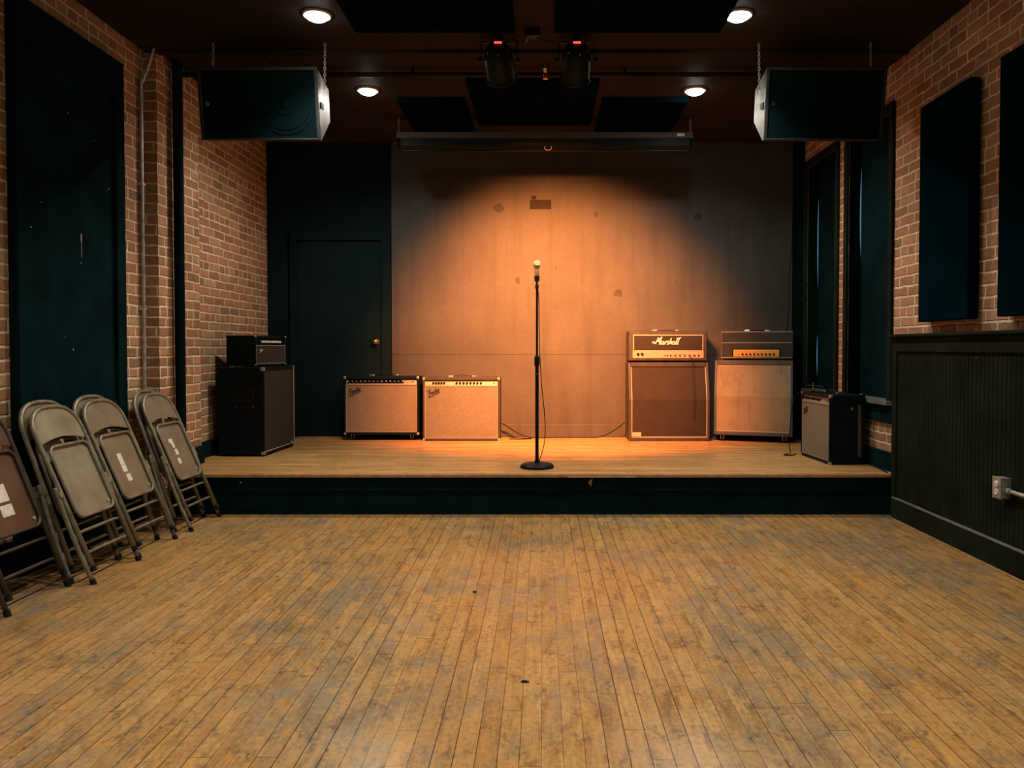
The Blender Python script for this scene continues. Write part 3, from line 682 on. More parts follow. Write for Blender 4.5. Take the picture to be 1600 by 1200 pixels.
MARS = [[(-0.75, 0.35), (-0.85, 0.7), (-0.55, 0.8), (-0.35, 0.5), (-0.1, 0.15)], [(-0.1, 0.15), (0.2, 0.9), (0.5, 2.1)], [(0.5, 2.1), (0.6, 1.2), (0.72, 0.75)], [(0.72, 0.75), (1.0, 1.5), (1.4, 2.3)], [(1.4, 2.3), (1.3, 1.2), (1.25, 0.3), (1.4, 0.05), (1.62, 0.2)],
        arc(2.05, 0.5, 0.42, 60, 400, 12, 0.85), [(2.42, 0.9), (2.38, 0.25), (2.6, 0.05), (2.75, 0.2)],
        [(2.85, 0.95), (2.9, 0.05)], [(2.9, 0.55), (3.1, 0.92), (3.35, 0.85)],
        [(3.95, 0.85), (3.7, 0.98), (3.52, 0.78), (3.7, 0.52), (3.92, 0.3), (3.75, 0.04), (3.45, 0.12)],
        [(4.3, 1.9), (4.25, 0.05)], [(4.27, 0.5), (4.5, 0.92), (4.75, 0.75), (4.75, 0.05)],
        arc(5.4, 0.5, 0.42, 60, 400, 12, 0.85), [(5.77, 0.9), (5.73, 0.25), (5.95, 0.05)],
        [(6.25, 1.95), (6.15, 0.9), (6.15, 0.2), (6.35, 0.05)], [(6.75, 2.0), (6.65, 0.9), (6.6, 0.2), (6.8, 0.05)], [(5.9, 1.75), (6.5, 1.85), (7.2, 2.0)]]
FEND = [[(-0.1, 1.5), (0.1, 1.95), (0.6, 1.9), (1.35, 2.15)], [(0.65, 1.95), (0.5, 0.9), (0.25, 0.0), (-0.2, -0.15), (-0.35, 0.15)], [(0.2, 1.0), (1.0, 1.1)],
        [(1.1, 0.5), (1.65, 0.6), (1.55, 0.95), (1.2, 0.8), (1.15, 0.25), (1.45, 0.02), (1.8, 0.2)],
        [(1.95, 0.9), (1.95, 0.05)], [(1.97, 0.55), (2.2, 0.92), (2.45, 0.75), (2.45, 0.05)],
        arc(3.0, 0.48, 0.40, 50, 400, 12, 0.8), [(3.45, 2.0), (3.35, 0.1)],
        [(3.65, 0.5), (4.2, 0.6), (4.1, 0.95), (3.75, 0.8), (3.7, 0.25), (4.0, 0.02), (4.35, 0.2)],
        [(4.55, 0.9), (4.55, 0.05)], [(4.57, 0.55), (4.8, 0.9), (5.15, 0.9)],
        [(-0.2, -0.75), (2.2, -0.6), (5.0, -0.45)]]

# ------------------------------------------------------------------ amplifiers. local: width x, front at -y, z up
def corners(t, w, d, h, z0=0.0, m=None, r=0.024, top=True, where=None):
    for sx in (-1, 1):
        for sz in ((0, 1) if top else (0,)):
            bm = B(); x = sx * w / 2; z = z0 + (h if sz else 0)
            k = 0.0015
            a = (x + sx * k, -d / 2 - k, z + (k if sz else -k) * 0)
            box(bm, (min(a[0], a[0] - sx * r), -d / 2 - k, z - r if sz else z), (max(a[0], a[0] - sx * r), -d / 2 + r, z + (k if sz else r)))
            obj('corner_protector', bm, m or M['dull_metal'], t, 0.005)
def strap_handle(t, z, m, span=0.13, h=0.02, y=0.0, arch=True):
    bm = B(); tube(bm, smooth_path([(-span, y, z + 0.008), (-span * 0.5, y, z + h), (0, y, z + h * 1.25), (span * 0.5, y, z + h), (span, y, z + 0.008)], 5), 0.008, 8)
    hd = obj('handle', bm, m, t, smooth=True)
    for s in (-1, 1): bxs('handle_cap', [((s * span - 0.025, y - 0.014, z), (s * span + 0.025, y + 0.014, z + 0.014))], M['chrome'], hd, 0.004)
def knobs(t, xs, y, z, r, m, name='knob', length=0.012):
    for x in xs:
        bm = B(); cyl(bm, (x, y, z), (x, y - length, z), r, r * 0.8, 14); obj(name, bm, m, t, smooth='auto')

def combo(name, label, loc, rz, w, h, d, knobx, cast, vin, cloth, panel, nameplate=True, group=None, panel_h=0.055, blackpanel=False):
    z0 = 0.055 if cast else 0.0
    t = thing(name, label, 'guitar amplifier', loc, rz, group); e = 0.020
    bm = B()
    box(bm, (-w / 2, -d / 2, z0), (-w / 2 + e, d / 2, z0 + h)); box(bm, (w / 2 - e, -d / 2, z0), (w / 2, d / 2, z0 + h))
    box(bm, (-w / 2 + e, -d / 2, z0), (w / 2 - e, d / 2, z0 + 0.028)); box(bm, (-w / 2 + e, -d / 2, z0 + h - 0.026), (w / 2 - e, d / 2, z0 + h)); box(bm, (-w / 2 + e, d / 2 - 0.015, z0 + 0.028), (w / 2 - e, d / 2, z0 + h - 0.026))
    obj('cabinet', bm, vin, t, 0.005)
    gz = z0 + h - 0.026 - panel_h
    g = bxs('grille_cloth', [((-w / 2 + e + 0.002, -d / 2 + 0.006, z0 + 0.03), (w / 2 - e - 0.002, -d / 2 + 0.018, gz))], cloth, t)
    bxs('grille_piping', [((-w / 2 + e, -d / 2 + 0.003, z0 + 0.028), (-w / 2 + e + 0.004, -d / 2 + 0.010, gz)), ((w / 2 - e - 0.004, -d / 2 + 0.003, z0 + 0.028), (w / 2 - e, -d / 2 + 0.010, gz)), ((-w / 2 + e, -d / 2 + 0.003, z0 + 0.026), (w / 2 - e, -d / 2 + 0.010, z0 + 0.031)), ((-w / 2 + e, -d / 2 + 0.001, gz - 0.003), (w / 2 - e, -d / 2 + 0.010, gz + 0.003))], M['cream'], t)
    # control panel leaning back
    mx = Matrix.Translation((0, -d / 2 + 0.018, gz + panel_h / 2)) @ Matrix.Rotation(math.radians(-14), 4, 'X')
    bm = B(); box(bm, (-w / 2 + e + 0.002, -0.006, -panel_h / 2 + 0.003), (w / 2 - e - 0.002, 0.006, panel_h / 2 - 0.001), mx); cp = obj('control_panel', bm, panel, t)
    if blackpanel:
        bm = B(); box(bm, (-w / 2 + e + 0.012, -0.0075, -panel_h / 2 + 0.012), (w / 2 - e - w * 0.2, -0.0055, panel_h / 2 - 0.004), mx); obj('panel_band', bm, M['black_clean'], cp)
    for x in knobx:
        bm = B(); p0 = mx @ Vector((x * w, -0.006, 0)); p1 = mx @ Vector((x * w, -0.024, 0)); cyl(bm, p0, p1, 0.0115, 0.009, 12); ball(bm, p1, 0.005, (1, 0.4, 1), 8); obj('knob', bm, M['dark_rubber'], cp, smooth='auto')
        if blackpanel:
            bm = B(); p2 = mx @ Vector((x * w, -0.0252, 0.002)); ball(bm, p2, 0.0068, (1, 0.5, 1), 8); obj('knob_cap', bm, M['chrome'], cp, smooth=True)
    bm = B(); ball(bm, mx @ Vector((w / 2 - e - 0.035, -0.01, 0)), 0.008, seg=10); obj('pilot_light', bm, M['pilot'], cp, smooth=True)
    for i in range(3):
        bm = B(); p = mx @ Vector((w / 2 - e - 0.06 - i * 0.022, -0.006, 0)); cyl(bm, p, p + Vector((0, -0.012, 0.004)), 0.0035, seg=8); obj('switch', bm, M['chrome'], cp, smooth='auto')
    if nameplate:
        script('logo_script', FEND, 0.125 if w > 0.6 else 0.085, 0.0040, M['logo_dark'], t, (-w / 2 + e + 0.035, -d / 2 + 0.004, gz - 0.095), 0.2, math.radians(24), 'dark slanted script logo')
    strap_handle(t, z0 + h, vin, 0.115, 0.022)
    corners(t, w, d, h, z0, top=True)
    if cast:
        for sx in (-1, 1):
            for sy in (-1, 1):
                bm = B(); cyl(bm, (sx * (w / 2 - 0.075) - 0.010, sy * (d / 2 - 0.05), 0.022), (sx * (w / 2 - 0.075) + 0.010, sy * (d / 2 - 0.05), 0.022), 0.022, seg=18)
                c = obj('caster', bm, M['dark_rubber'], t, smooth='auto')
                bxs('fork', [((sx * (w / 2 - 0.075) - 0.015, sy * (d / 2 - 0.05) - 0.012, 0.018), (sx * (w / 2 - 0.075) - 0.011, sy * (d / 2 - 0.05) + 0.012, z0)), ((sx * (w / 2 - 0.075) + 0.011, sy * (d / 2 - 0.05) - 0.012, 0.018), (sx * (w / 2 - 0.075) + 0.015, sy * (d / 2 - 0.05) + 0.012, z0))], M['chrome'], c)
    else:
        for sx in (-1, 1):
            pass
    return t
M['pilot'] = mat('red_jewel', (0.5, 0.05, 0.02), 0.2)
M['logo_dark'] = mat('dark_logo_metal', (0.022, 0.018, 0.015), 0.5, 0.0)
M['logo_white'] = mat('white_logo_plastic', (0.50, 0.50, 0.46), 0.4, var=0.05)
kx14 = [-0.44 + i * 0.056 for i in range(14)]
kx_r = [-0.36, -0.325, -0.29, -0.255, -0.22] + [-0.06 + i * 0.045 for i in range(8)]
combo('combo_amplifier', 'tan-fronted combo amplifier on casters beside the black door', (PX(597, 7.45) , 7.53, SZ), math.radians(0), 0.725, 0.565, 0.25, kx14, True, M['vinyl'], M['g_silver'], M['panel_silver'], blackpanel=True)
combo('combo_amplifier', 'tan-fronted combo amplifier sitting flat on the stage, right of the one on casters', (PX(720.5, 7.37), 7.50, SZ), 0, 0.742, 0.61, 0.26, kx_r, False, M['vinyl_brown'], M['g_tan'], M['panel_silver'])

# small combo at the right wall facing the room centre
cs = combo('combo_amplifier', 'small black combo amplifier seen side-on at the right end of the stage', (2.325, 6.14, SZ), math.radians(-90 + 3), 0.56, 0.535, 0.28, [-0.4, -0.32, -0.24, -0.12, -0.04, 0.06, 0.14], False, M['vinyl'], M['g_silver'], M['panel_silver'], panel_h=0.05)
bxs('tilt_leg', [((0.283, 0.08, 0.06), (0.289, 0.105, 0.46))], M['vinyl_grey'], cs, 0.003, label='grey metal tilt-back leg')
bm = B(); cyl(bm, (0.28, 0.03, 0.43), (0.292, 0.03, 0.43), 0.012); obj('leg_bolt', bm, M['chrome'], cs, smooth='auto')

def cab_slant(t, w, h, d, cloth, vin, z0=0.0, top_d=None, piping=None, slant=0.085, split=0.53):
    """4x12 with the upper half of the front leaning back"""
    e = 0.024; zs = z0 + h * split
    # side panels as prisms in YZ
    prof = [(-d / 2, z0), (-d / 2, zs), (-d / 2 + slant, z0 + h), (d / 2, z0 + h), (d / 2, z0)]
    bm = B()
    prism(bm, prof, -w / 2, -w / 2 + e, 'YZ'); prism(bm, prof, w / 2 - e, w / 2, 'YZ')
    box(bm, (-w / 2 + e, -d / 2, z0), (w / 2 - e, d / 2, z0 + 0.035)); box(bm, (-w / 2 + e, -d / 2 + slant - 0.004, z0 + h - 0.042), (w / 2 - e, d / 2, z0 + h)); box(bm, (-w / 2 + e, d / 2 - 0.015, z0 + 0.035), (w / 2 - e, d / 2, z0 + h - 0.042))
    obj('cabinet', bm, vin, t, 0.005)
    p = 0.010
    bm = B(); prism(bm, [(-d / 2 + p, z0 + 0.035), (-d / 2 + p, zs), (-d / 2 + p + slant * 0.93, z0 + h - 0.04), (-d / 2 + p + slant + 0.01, z0 + h - 0.04), (-d / 2 + p + 0.014, zs), (-d / 2 + p + 0.014, z0 + 0.035)], -w / 2 + e, w / 2 - e, 'YZ'); obj('grille_cloth', bm, cloth, t)
    bm = B(); yb = -d / 2 + 0.006
    ytop = yb + slant * 0.93
    for s in (-1, 1):
        x = s * (w / 2 - e - 0.004)
        tube(bm, [(x, yb, z0 + 0.038), (x, yb, zs), (x, ytop, z0 + h - 0.046)], 0.0042, 6)
    tube(bm, [(-w / 2 + e + 0.004, yb, z0 + 0.039), (w / 2 - e - 0.004, yb, z0 + 0.039)], 0.0042, 6)
    obj('grille_piping', bm, piping or M['cream'], t)
    return t
def head(t, w, h, d, kind):
    e = 0.022
    if kind == 'script':
        bm = B(); box(bm, (-w / 2, -d / 2, 0.012), (w / 2, d / 2, h)); 
        obj('cabinet', bm, M['vinyl_brown'], t, 0.014, segs=3)
        x0, x1 = -w / 2 + 0.045, w / 2 - 0.045
        bxs('front_fabric', [((x0 + 0.008, -d / 2 - 0.003, h * 0.40), (x1 - 0.008, -d / 2 - 0.0005, h - 0.045))], M['g_brown'], t)
        bxs('front_piping', [((x0 - 0.002, -d / 2 - 0.006, h * 0.40), (x0 + 0.006, -d / 2 - 0.0005, h - 0.036)), ((x1 - 0.006, -d / 2 - 0.006, h * 0.40), (x1 + 0.002, -d / 2 - 0.0005, h - 0.036)), ((x0 + 0.006, -d / 2 - 0.006, h - 0.045), (x1 - 0.006, -d / 2 - 0.0005, h - 0.036))], M['cream'], t)
        cp = bxs('control_panel', [((x0 - 0.006, -d / 2 - 0.006, 0.042), (x1 + 0.006, -d / 2 - 0.0005, h * 0.385))], M['panel_silver'], t, 0.002)
        knobs(cp, [x0 + 0.045, x0 + 0.085], -d / 2 - 0.006, 0.080, 0.014, M['dark_rubber'], 'switch', 0.010)
        knobs(cp, [0.02 + i * 0.045 for i in range(7)], -d / 2 - 0.006, 0.072, 0.010, M['brass'], 'knob')
        knobs(cp, [-0.03 + i * 0.02 for i in range(2)] + [0.26], -d / 2 - 0.006, 0.068, 0.006, M['dark_rubber'], 'input_jack', 0.006)
        script('logo_script', MARS, 0.262, 0.0062, M['logo_white'], t, (-0.155, -d / 2 - 0.007, h * 0.565), 0.28, 0, 'large white script logo')
        strap_handle(t, h, M['vinyl_brown'], 0.115, 0.010)
    else:
        bm = B(); box(bm, (-w / 2, -d / 2, 0.010), (w / 2, d / 2, h)); obj('cabinet', bm, M['vinyl_grey'], t, 0.008)
        bxs('front_fabric', [((-w / 2 + 0.012, -d / 2 - 0.003, 0.03), (w / 2 - 0.012, -d / 2 - 0.0005, h - 0.012))], M['tolex_head'], t)
        a = w / 2 - 0.008
        bm = B(); tube(bm, [(-a, -d / 2 - 0.003, 0.026), (a, -d / 2 - 0.003, 0.026), (a, -d / 2 - 0.003, h - 0.008), (-a, -d / 2 - 0.003, h - 0.008)], 0.0032, 6, True); tube(bm, [(-a, -d / 2 - 0.004, h * 0.60), (a, -d / 2 - 0.004, h * 0.60)], 0.0025, 6); obj('front_piping', bm, M['cream'], t)
        cp = bxs('control_panel', [((-w / 2 + 0.12, -d / 2 - 0.0065, 0.034), (w / 2 - 0.125, -d / 2 - 0.003, h * 0.36))], M['gold'], t, 0.002)
        bxs('panel_surround', [((-w / 2 + 0.108, -d / 2 - 0.005, 0.031), (w / 2 - 0.113, -d / 2 - 0.0031, h * 0.40))], M['black_clean'], t)
        knobs(cp, [-0.13 + i * 0.036 for i in range(9)], -d / 2 - 0.0065, 0.058, 0.010, M['dark_rubber'])
        knobs(cp, [-0.165], -d / 2 - 0.0065, 0.055, 0.007, M['brass'], 'input_jack', 0.006)
        strap_handle(t, h, M['dark_rubber'], 0.095, 0.008)
    for sx in (-1, 1):
        for sy_ in (-1, 1):
            bm = B(); cyl(bm, (sx * (w / 2 - 0.05), sy_ * (d / 2 - 0.04), 0), (sx * (w / 2 - 0.05), sy_ * (d / 2 - 0.04), 0.0125), 0.012, seg=12); obj('rubber_foot', bm, M['dark_rubber'], t, smooth='auto')

# stack with script logo
yc = 7.35 + 0.17; xc = PX(1046.5, 7.35)
c1 = thing('speaker_cabinet', 'large cabinet with dark brown grille under the white-logo amplifier head', 'speaker cabinet', (xc, yc, SZ), 0)
cab_slant(c1, 0.775, 0.755, 0.34, M['g_brown'], M['vinyl_brown'])
bxs('badge', [((-0.355, -0.17 - 0.0005, 0.048), (-0.272, -0.17 + 0.009, 0.085))], M['cream'], c1, label='small pale name badge')
h1 = thing('amplifier_head', 'dark amplifier head with a large white script logo on the brown cabinet', 'guitar amplifier', (xc, yc + 0.045, SZ + 0.755), 0)
head(h1, 0.765, 0.305, 0.24, 'script')
# wheat stack
r2 = math.radians(-18)
c2 = thing('speaker_cabinet', 'stained wheat-coloured grille cabinet on casters, right of the brown one', 'speaker cabinet', (PX(1184, 7.3) , 7.43, SZ), r2)
cab_slant(c2, 0.72, 0.715, 0.34, M['g_wheat'], M['vinyl_grey'], 0.062, slant=0.08, split=0.52)
for sx in (-1, 1):
    for sy_ in (-1, 1):
        x = sx * 0.285; y = sy_ * 0.12
        bm = B(); cyl(bm, (x - 0.012, y, 0.026), (x + 0.012, y, 0.026), 0.026, seg=18); c = obj('caster', bm, M['dark_rubber'], c2, smooth='auto')
        bxs('fork', [((x - 0.018, y - 0.014, 0.02), (x - 0.013, y + 0.014, 0.062)), ((x + 0.013, y - 0.014, 0.02), (x + 0.018, y + 0.014, 0.062))], M['chrome'], c)
h2 = thing('amplifier_head', 'plain charcoal amplifier head with gold control panel on the wheat cabinet', 'guitar amplifier', (PX(1189, 7.3) + 0.012, 7.45 + 0.03, SZ + 0.777), r2)
head(h2, 0.67, 0.28, 0.235, 'gold')

# left stack: dark cabinet facing the room centre, small amp on top
rzL = math.radians(90)
cL = thing('speaker_cabinet', 'tall black cabinet with metal corners by the left brick wall', 'speaker cabinet', (-2.46, 6.66, SZ), rzL - math.radians(2))
w, h, d = 0.70, 0.735, 0.385; e = 0.024
bm = B(); box(bm, (-w / 2, -d / 2, 0.012), (-w / 2 + e, d / 2, h)); box(bm, (w / 2 - e, -d / 2, 0.012), (w / 2, d / 2, h)); box(bm, (-w / 2 + e, -d / 2, 0.012), (w / 2 - e, d / 2, 0.04)); box(bm, (-w / 2 + e, -d / 2, h - 0.03), (w / 2 - e, d / 2, h)); box(bm, (-w / 2 + e, d / 2 - 0.015, 0.04), (w / 2 - e, d / 2, h - 0.03)); obj('cabinet', bm, M['vinyl'], cL, 0.006)
bxs('grille_cloth', [((-w / 2 + e, -d / 2 + 0.004, 0.04), (w / 2 - e, -d / 2 + 0.016, h - 0.03))], M['g_dark'], cL)
bm = B(); xa = w / 2 - e + 0.004; tube(bm, [(xa, -d / 2 - 0.001, h - 0.03), (xa, -d / 2 - 0.001, 0.038), (-xa, -d / 2 - 0.001, 0.038)], 0.0045, 6); obj('grille_piping', bm, M['cream'], cL)
corners(cL, w, d, h - 0.012, 0.012, r=0.03)
bxs('side_handle', [((-w / 2 - 0.004, -0.11, 0.40), (-w / 2 + 0.0, 0.05, 0.54)), ((-w / 2 - 0.012, -0.085, 0.44), (-w / 2 - 0.004, 0.025, 0.465))], M['dark_rubber'], cL, 0.004, label='recessed black plastic side handle')
bm = B()
for yy in (-0.102, 0.042):
    for zz in (0.408, 0.532): ball(bm, (-w / 2 - 0.005, yy, zz), 0.004, seg=8)
obj('handle_screw', bm, M['galv'], cL, smooth=True)
bxs('badge', [((w / 2 - 0.085, -d / 2 + 0.001, 0.05), (w / 2 - 0.05, -d / 2 + 0.0035, 0.062))], M['cream'], cL)
for sx in (-1, 1):
    for sy_ in (-1, 1):
        bm = B(); cyl(bm, (sx * 0.3, sy_ * 0.15, 0), (sx * 0.3, sy_ * 0.15, 0.0125), 0.016, seg=12); obj('rubber_foot', bm, M['dark_rubber'], cL, smooth='auto')
aL = thing('practice_amplifier', 'small black amplifier with row of pale knobs on the tall black cabinet', 'guitar amplifier', (-2.455, 6.63, SZ + h), rzL - math.radians(14))
w2_, h2_, d2_ = 0.45, 0.265, 0.28
bm = B(); e = 0.016; box(bm, (-w2_ / 2, -d2_ / 2, 0.01), (-w2_ / 2 + e, d2_ / 2, h2_)); box(bm, (w2_ / 2 - e, -d2_ / 2, 0.01), (w2_ / 2, d2_ / 2, h2_)); box(bm, (-w2_ / 2 + e, -d2_ / 2, 0.01), (w2_ / 2 - e, d2_ / 2, 0.028)); box(bm, (-w2_ / 2 + e, -d2_ / 2, h2_ - 0.018), (w2_ / 2 - e, d2_ / 2, h2_)); box(bm, (-w2_ / 2 + e, d2_ / 2 - 0.012, 0.028), (w2_ / 2 - e, d2_ / 2, h2_ - 0.018)); obj('cabinet', bm, M['vinyl'], aL, 0.004)
bxs('grille_cloth', [((-w2_ / 2 + e, -d2_ / 2 + 0.004, 0.028), (w2_ / 2 - e, -d2_ / 2 + 0.014, 0.178))], M['g_dark'], aL)
cp = bxs('control_panel', [((-w2_ / 2 + e, -d2_ / 2 + 0.006, 0.182), (w2_ / 2 - e, -d2_ / 2 + 0.016, h2_ - 0.018))], M['black_clean'], aL)
knobs(cp, [-0.13 + i * 0.037 for i in range(8)], -d2_ / 2 + 0.006, 0.212, 0.010, M['white'], 'knob', 0.014)
bm = B(); a = w2_ / 2 - e; tube(bm, [(-a, -d2_ / 2 + 0.002, 0.181), (a, -d2_ / 2 + 0.002, 0.181)], 0.003, 6); tube(bm, [(-a, -d2_ / 2 + 0.002, 0.029), (a, -d2_ / 2 + 0.002, 0.029), (a, -d2_ / 2 + 0.002, 0.178)], 0.002, 6); tube(bm, [(-a, -d2_ / 2 + 0.002, 0.029), (-a, -d2_ / 2 + 0.002, 0.178)], 0.002, 6); obj('grille_piping', bm, M['cream'], aL)
script('logo_script', FEND, 0.05, 0.0014, M['logo_white'], aL, (-0.16, -d2_ / 2 + 0.003, 0.125), 0.2, math.radians(24), 'tiny pale script logo')
corners(aL, w2_, d2_, h2_ - 0.01, 0.01, r=0.016)
for sx in (-1, 1):
    for sy_ in (-1, 1):
        bm = B(); cyl(bm, (sx * 0.16, sy_ * 0.09, 0), (sx * 0.16, sy_ * 0.09, 0.0105), 0.01, seg=12); obj('rubber_foot', bm, M['dark_rubber'], aL, smooth='auto')

# ------------------------------------------------------------------ microphone on its stand
mx_, my_ = PX(839, 5.73), 5.73
ms = thing('microphone_stand', 'straight black microphone stand with round base at the stage centre', 'microphone stand', (mx_, my_, SZ))
def lathe(bm, prof, seg=32, mtx=Matrix()):
    rings = [[bm.verts.new(mtx @ Vector((max(r, 0.0005) * math.cos(2 * PI * k / seg), max(r, 0.0005) * math.sin(2 * PI * k / seg), z))) for k in range(seg)] for r, z in prof]
    for i in range(len(rings) - 1):
        for k in range(seg): bm.faces.new((rings[i][k], rings[i][(k + 1) % seg], rings[i + 1][(k + 1) % seg], rings[i + 1][k]))
    bm.faces.new(rings[0][::-1]); bm.faces.new(rings[-1])
bm = B(); lathe(bm, [(0.118, 0), (0.127, 0.006), (0.127, 0.014), (0.118, 0.026), (0.095, 0.034), (0.05, 0.037), (0.02, 0.040), (0.018, 0.055)], 40); obj('base', bm, M['base_grey'] if 'base_grey' in M else M['metal_black'], ms, smooth='auto')
bm = B(); cyl(bm, (0, 0, 0.05), (0, 0, 0.79), 0.0135, seg=20); obj('lower_pole', bm, M['metal_black'], ms, smooth='auto')
bm = B(); lathe(bm, [(0.017, 0.76), (0.020, 0.77), (0.020, 0.82), (0.015, 0.835), (0.010, 0.84)], 20); obj('clutch', bm, M['dark_rubber'], ms, smooth='auto')
bm = B(); cyl(bm, (0, 0, 0.83), (0, 0, 1.345), 0.0085, seg=16); obj('upper_pole', bm, M['metal_black'], ms, smooth='auto')
bm = B(); cyl(bm, (0, 0, 0.70), (0, -0.016, 0.70), 0.005, seg=10); obj('pole_sticker', bm, M['chrome'], ms)
# clip
bm = B(); lathe(bm, [(0.012, 1.335), (0.014, 1.345), (0.014, 1.365), (0.010, 1.37)], 16); box(bm, (-0.009, -0.012, 1.365), (0.009, 0.012, 1.395)); obj('mic_clip', bm, M['dark_rubber'], ms, smooth='auto')
bm = B(); cyl(bm, (0, 0, 1.392), (0, 0, 1.430), 0.0185, 0.0205, 18); obj('clip_cup', bm, M['dark_rubber'], ms, smooth='auto')
mic = thing('microphone', 'silver-headed handheld microphone held upright in the stand clip', 'microphone', (mx_, my_, SZ + 1.375))
bm = B(); lathe(bm, [(0.010, 0.018), (0.011, 0.03), (0.0155, 0.06), (0.0178, 0.10), (0.0185, 0.118)], 24); obj('handle', bm, M['mic_grey'] if 'mic_grey' in M else M['galv'], mic, smooth='auto')
bm = B(); lathe(bm, [(0.0185, 0.1175), (0.024, 0.124), (0.0265, 0.134), (0.0265, 0.140), (0.0262, 0.150), (0.022, 0.162), (0.013, 0.170), (0.001, 0.172)], 28); 
mg = NT('woven_mic_grille'); c = mg.coord(); xx, yy, zz = mg.xyz(c)
mg.b.inputs['Base Color'].default_value = (0.42, 0.42, 0.40, 1); mg.b.inputs['Metallic'].default_value = 0.6; mg.b.inputs['Roughness'].default_value = 0.4
mg.bump(mg.math('MULTIPLY', mg.math('SINE', mg.math('MULTIPLY', mg.math('ADD', xx, zz), 2600.0)), mg.math('SINE', mg.math('MULTIPLY', mg.math('SUBTRACT', zz, xx), 2600.0))), 0.6, 0.001)
obj('mic_grille', bm, mg.m, mic, smooth='auto', label='silver woven grille ball')
bm = B(); lathe(bm, [(0.0268, 0.134), (0.0275, 0.137), (0.0268, 0.140)], 28); obj('grille_band', bm, M['chrome'], mic, smooth=True)
cable('microphone_cable', [(mx_, my_, SZ + 1.39), (mx_ + 0.004, my_ - 0.03, SZ + 1.35), (mx_ + 0.014, my_ - 0.018, SZ + 1.26), (mx_ + 0.016, my_ - 0.012, SZ + 1.1), (mx_ + 0.022, my_ - 0.015, SZ + 0.85), (mx_ + 0.035, my_ - 0.02, SZ + 0.62), (mx_ + 0.055, my_ - 0.02, SZ + 0.42), (mx_ + 0.062, my_ - 0.02, SZ + 0.28), (mx_ + 0.052, my_ - 0.02, SZ + 0.17), (mx_ + 0.025, my_ - 0.02, SZ + 0.075), (mx_ + 0.02, my_ + 0.04, SZ + 0.045), (mx_ + 0.015, my_ + 0.12, SZ + 0.03), (mx_ + 0.01, my_ + 0.16, SZ + 0.006)], 0.0032, 'thin black cable hanging down the microphone stand')

# ------------------------------------------------------------------ cables on the stage and wall
S = SZ + 0.006
cable('power_cable', [(PX(779, 7.6), 7.60, SZ + 0.16), (PX(790, 7.6), 7.62, SZ + 0.125), (PX(800, 7.6), 7.63, SZ + 0.08), (PX(815, 7.6), 7.62, SZ + 0.03), (PX(835, 7.6), 7.60, S), (PX(870, 7.6), 7.62, S), (PX(925, 7.6), 7.61, S), (PX(945, 7.6), 7.6, SZ + 0.03), (PX(962, 7.6), 7.58, SZ + 0.09), (PX(976, 7.6), 7.57, SZ + 0.16)], 0.0055, 'dark cable running along the back wall between the amplifiers')
cable('power_cable', [(PX(779, 7.6), 7.62, SZ + 0.10), (PX(786, 7.6), 7.64, SZ + 0.05), (PX(800, 7.62), 7.62, S), (PX(830, 7.6), 7.55, S), (PX(815, 7.55), 7.48, S), (PX(795, 7.5), 7.5, S)], 0.005, 'short cable curled on the deck right of the flat tan amplifier')
cable('instrument_cable', [(PX(1080, 7.38), 7.425, SZ + 0.755 + 0.07), (PX(1083, 7.38), 7.40, SZ + 0.74), (PX(1083, 7.34), 7.36, SZ + 0.62), (PX(1085, 7.34), 7.335, SZ + 0.46), (PX(1086, 7.3), 7.33, SZ + 0.30), (PX(1084, 7.3), 7.335, SZ + 0.22)], 0.003, 'thin dark cable hanging down the brown cabinet from the logo amplifier head')
cable('speaker_cable', [(PX(1106, 7.5), 7.5, SZ + 0.26), (PX(1109, 7.45), 7.45, SZ + 0.2), (PX(1116, 7.45), 7.46, SZ + 0.155), (PX(1124, 7.5), 7.52, SZ + 0.14)], 0.0045, 'pale grey cable between the two large speaker cabinets', M['vinyl_grey'])
cable('power_cable', [(PX(1268, 6.3), 6.22, SZ + 0.548), (PX(1256, 6.4), 6.36, SZ + 0.55), (PX(1243, 6.45), 6.44, SZ + 0.49), (PX(1237, 6.45), 6.45, SZ + 0.33), (PX(1234, 6.5), 6.5, SZ + 0.1), (PX(1236, 6.5), 6.5, S), (PX(1228, 6.45), 6.42, S), (PX(1224, 6.4), 6.36, S), (PX(1236, 6.4), 6.36, S), (PX(1246, 6.4), 6.42, S)], 0.0042, 'black cable arching from the small combo amplifier down to the deck')
cable('power_cable', [(PX(1345, 5.9), 6.05, S), (2.505, 5.9, S), (2.50, 5.7, S), (2.485, 5.56, S), (2.475, 5.475, S)], 0.006, 'dark cable along the right baseboard to the stage edge')
cable('wall_wire', [(PX(1236, 7.7), 7.69, 2.75), (PX(1234, 7.7), 7.69, 2.2), (PX(1230, 7.7), 7.69, 1.9), (PX(1230, 7.7), 7.69, 1.6), (PX(1226, 7.7), 7.69, 1.3), (PX(1224, 7.7), 7.69, 1.1)], 0.003, 'thin pale wire hanging down the back wall by the right corner', M['wire'] if 'wire' in M else M['vinyl_grey'])
# little tripod accessory on the small combo
t = thing('desk_mic_stand', 'small chrome stand with thin arm standing on the small combo amplifier', 'stand', (PX(1271, 6.27), 6.27, SZ + 0.537))
bm = B(); cyl(bm, (0, 0, 0), (0, 0, 0.006), 0.022, seg=16); obj('base', bm, M['metal_black'], t, smooth='auto')
bm = B(); cyl(bm, (0, 0, 0.005), (0, 0, 0.075), 0.004, seg=8); obj('post', bm, M['chrome'], t)
bm = B(); cyl(bm, (-0.045, 0, 0.055), (0.085, 0, 0.045), 0.003, seg=8); obj('arm', bm, M['chrome'], t)
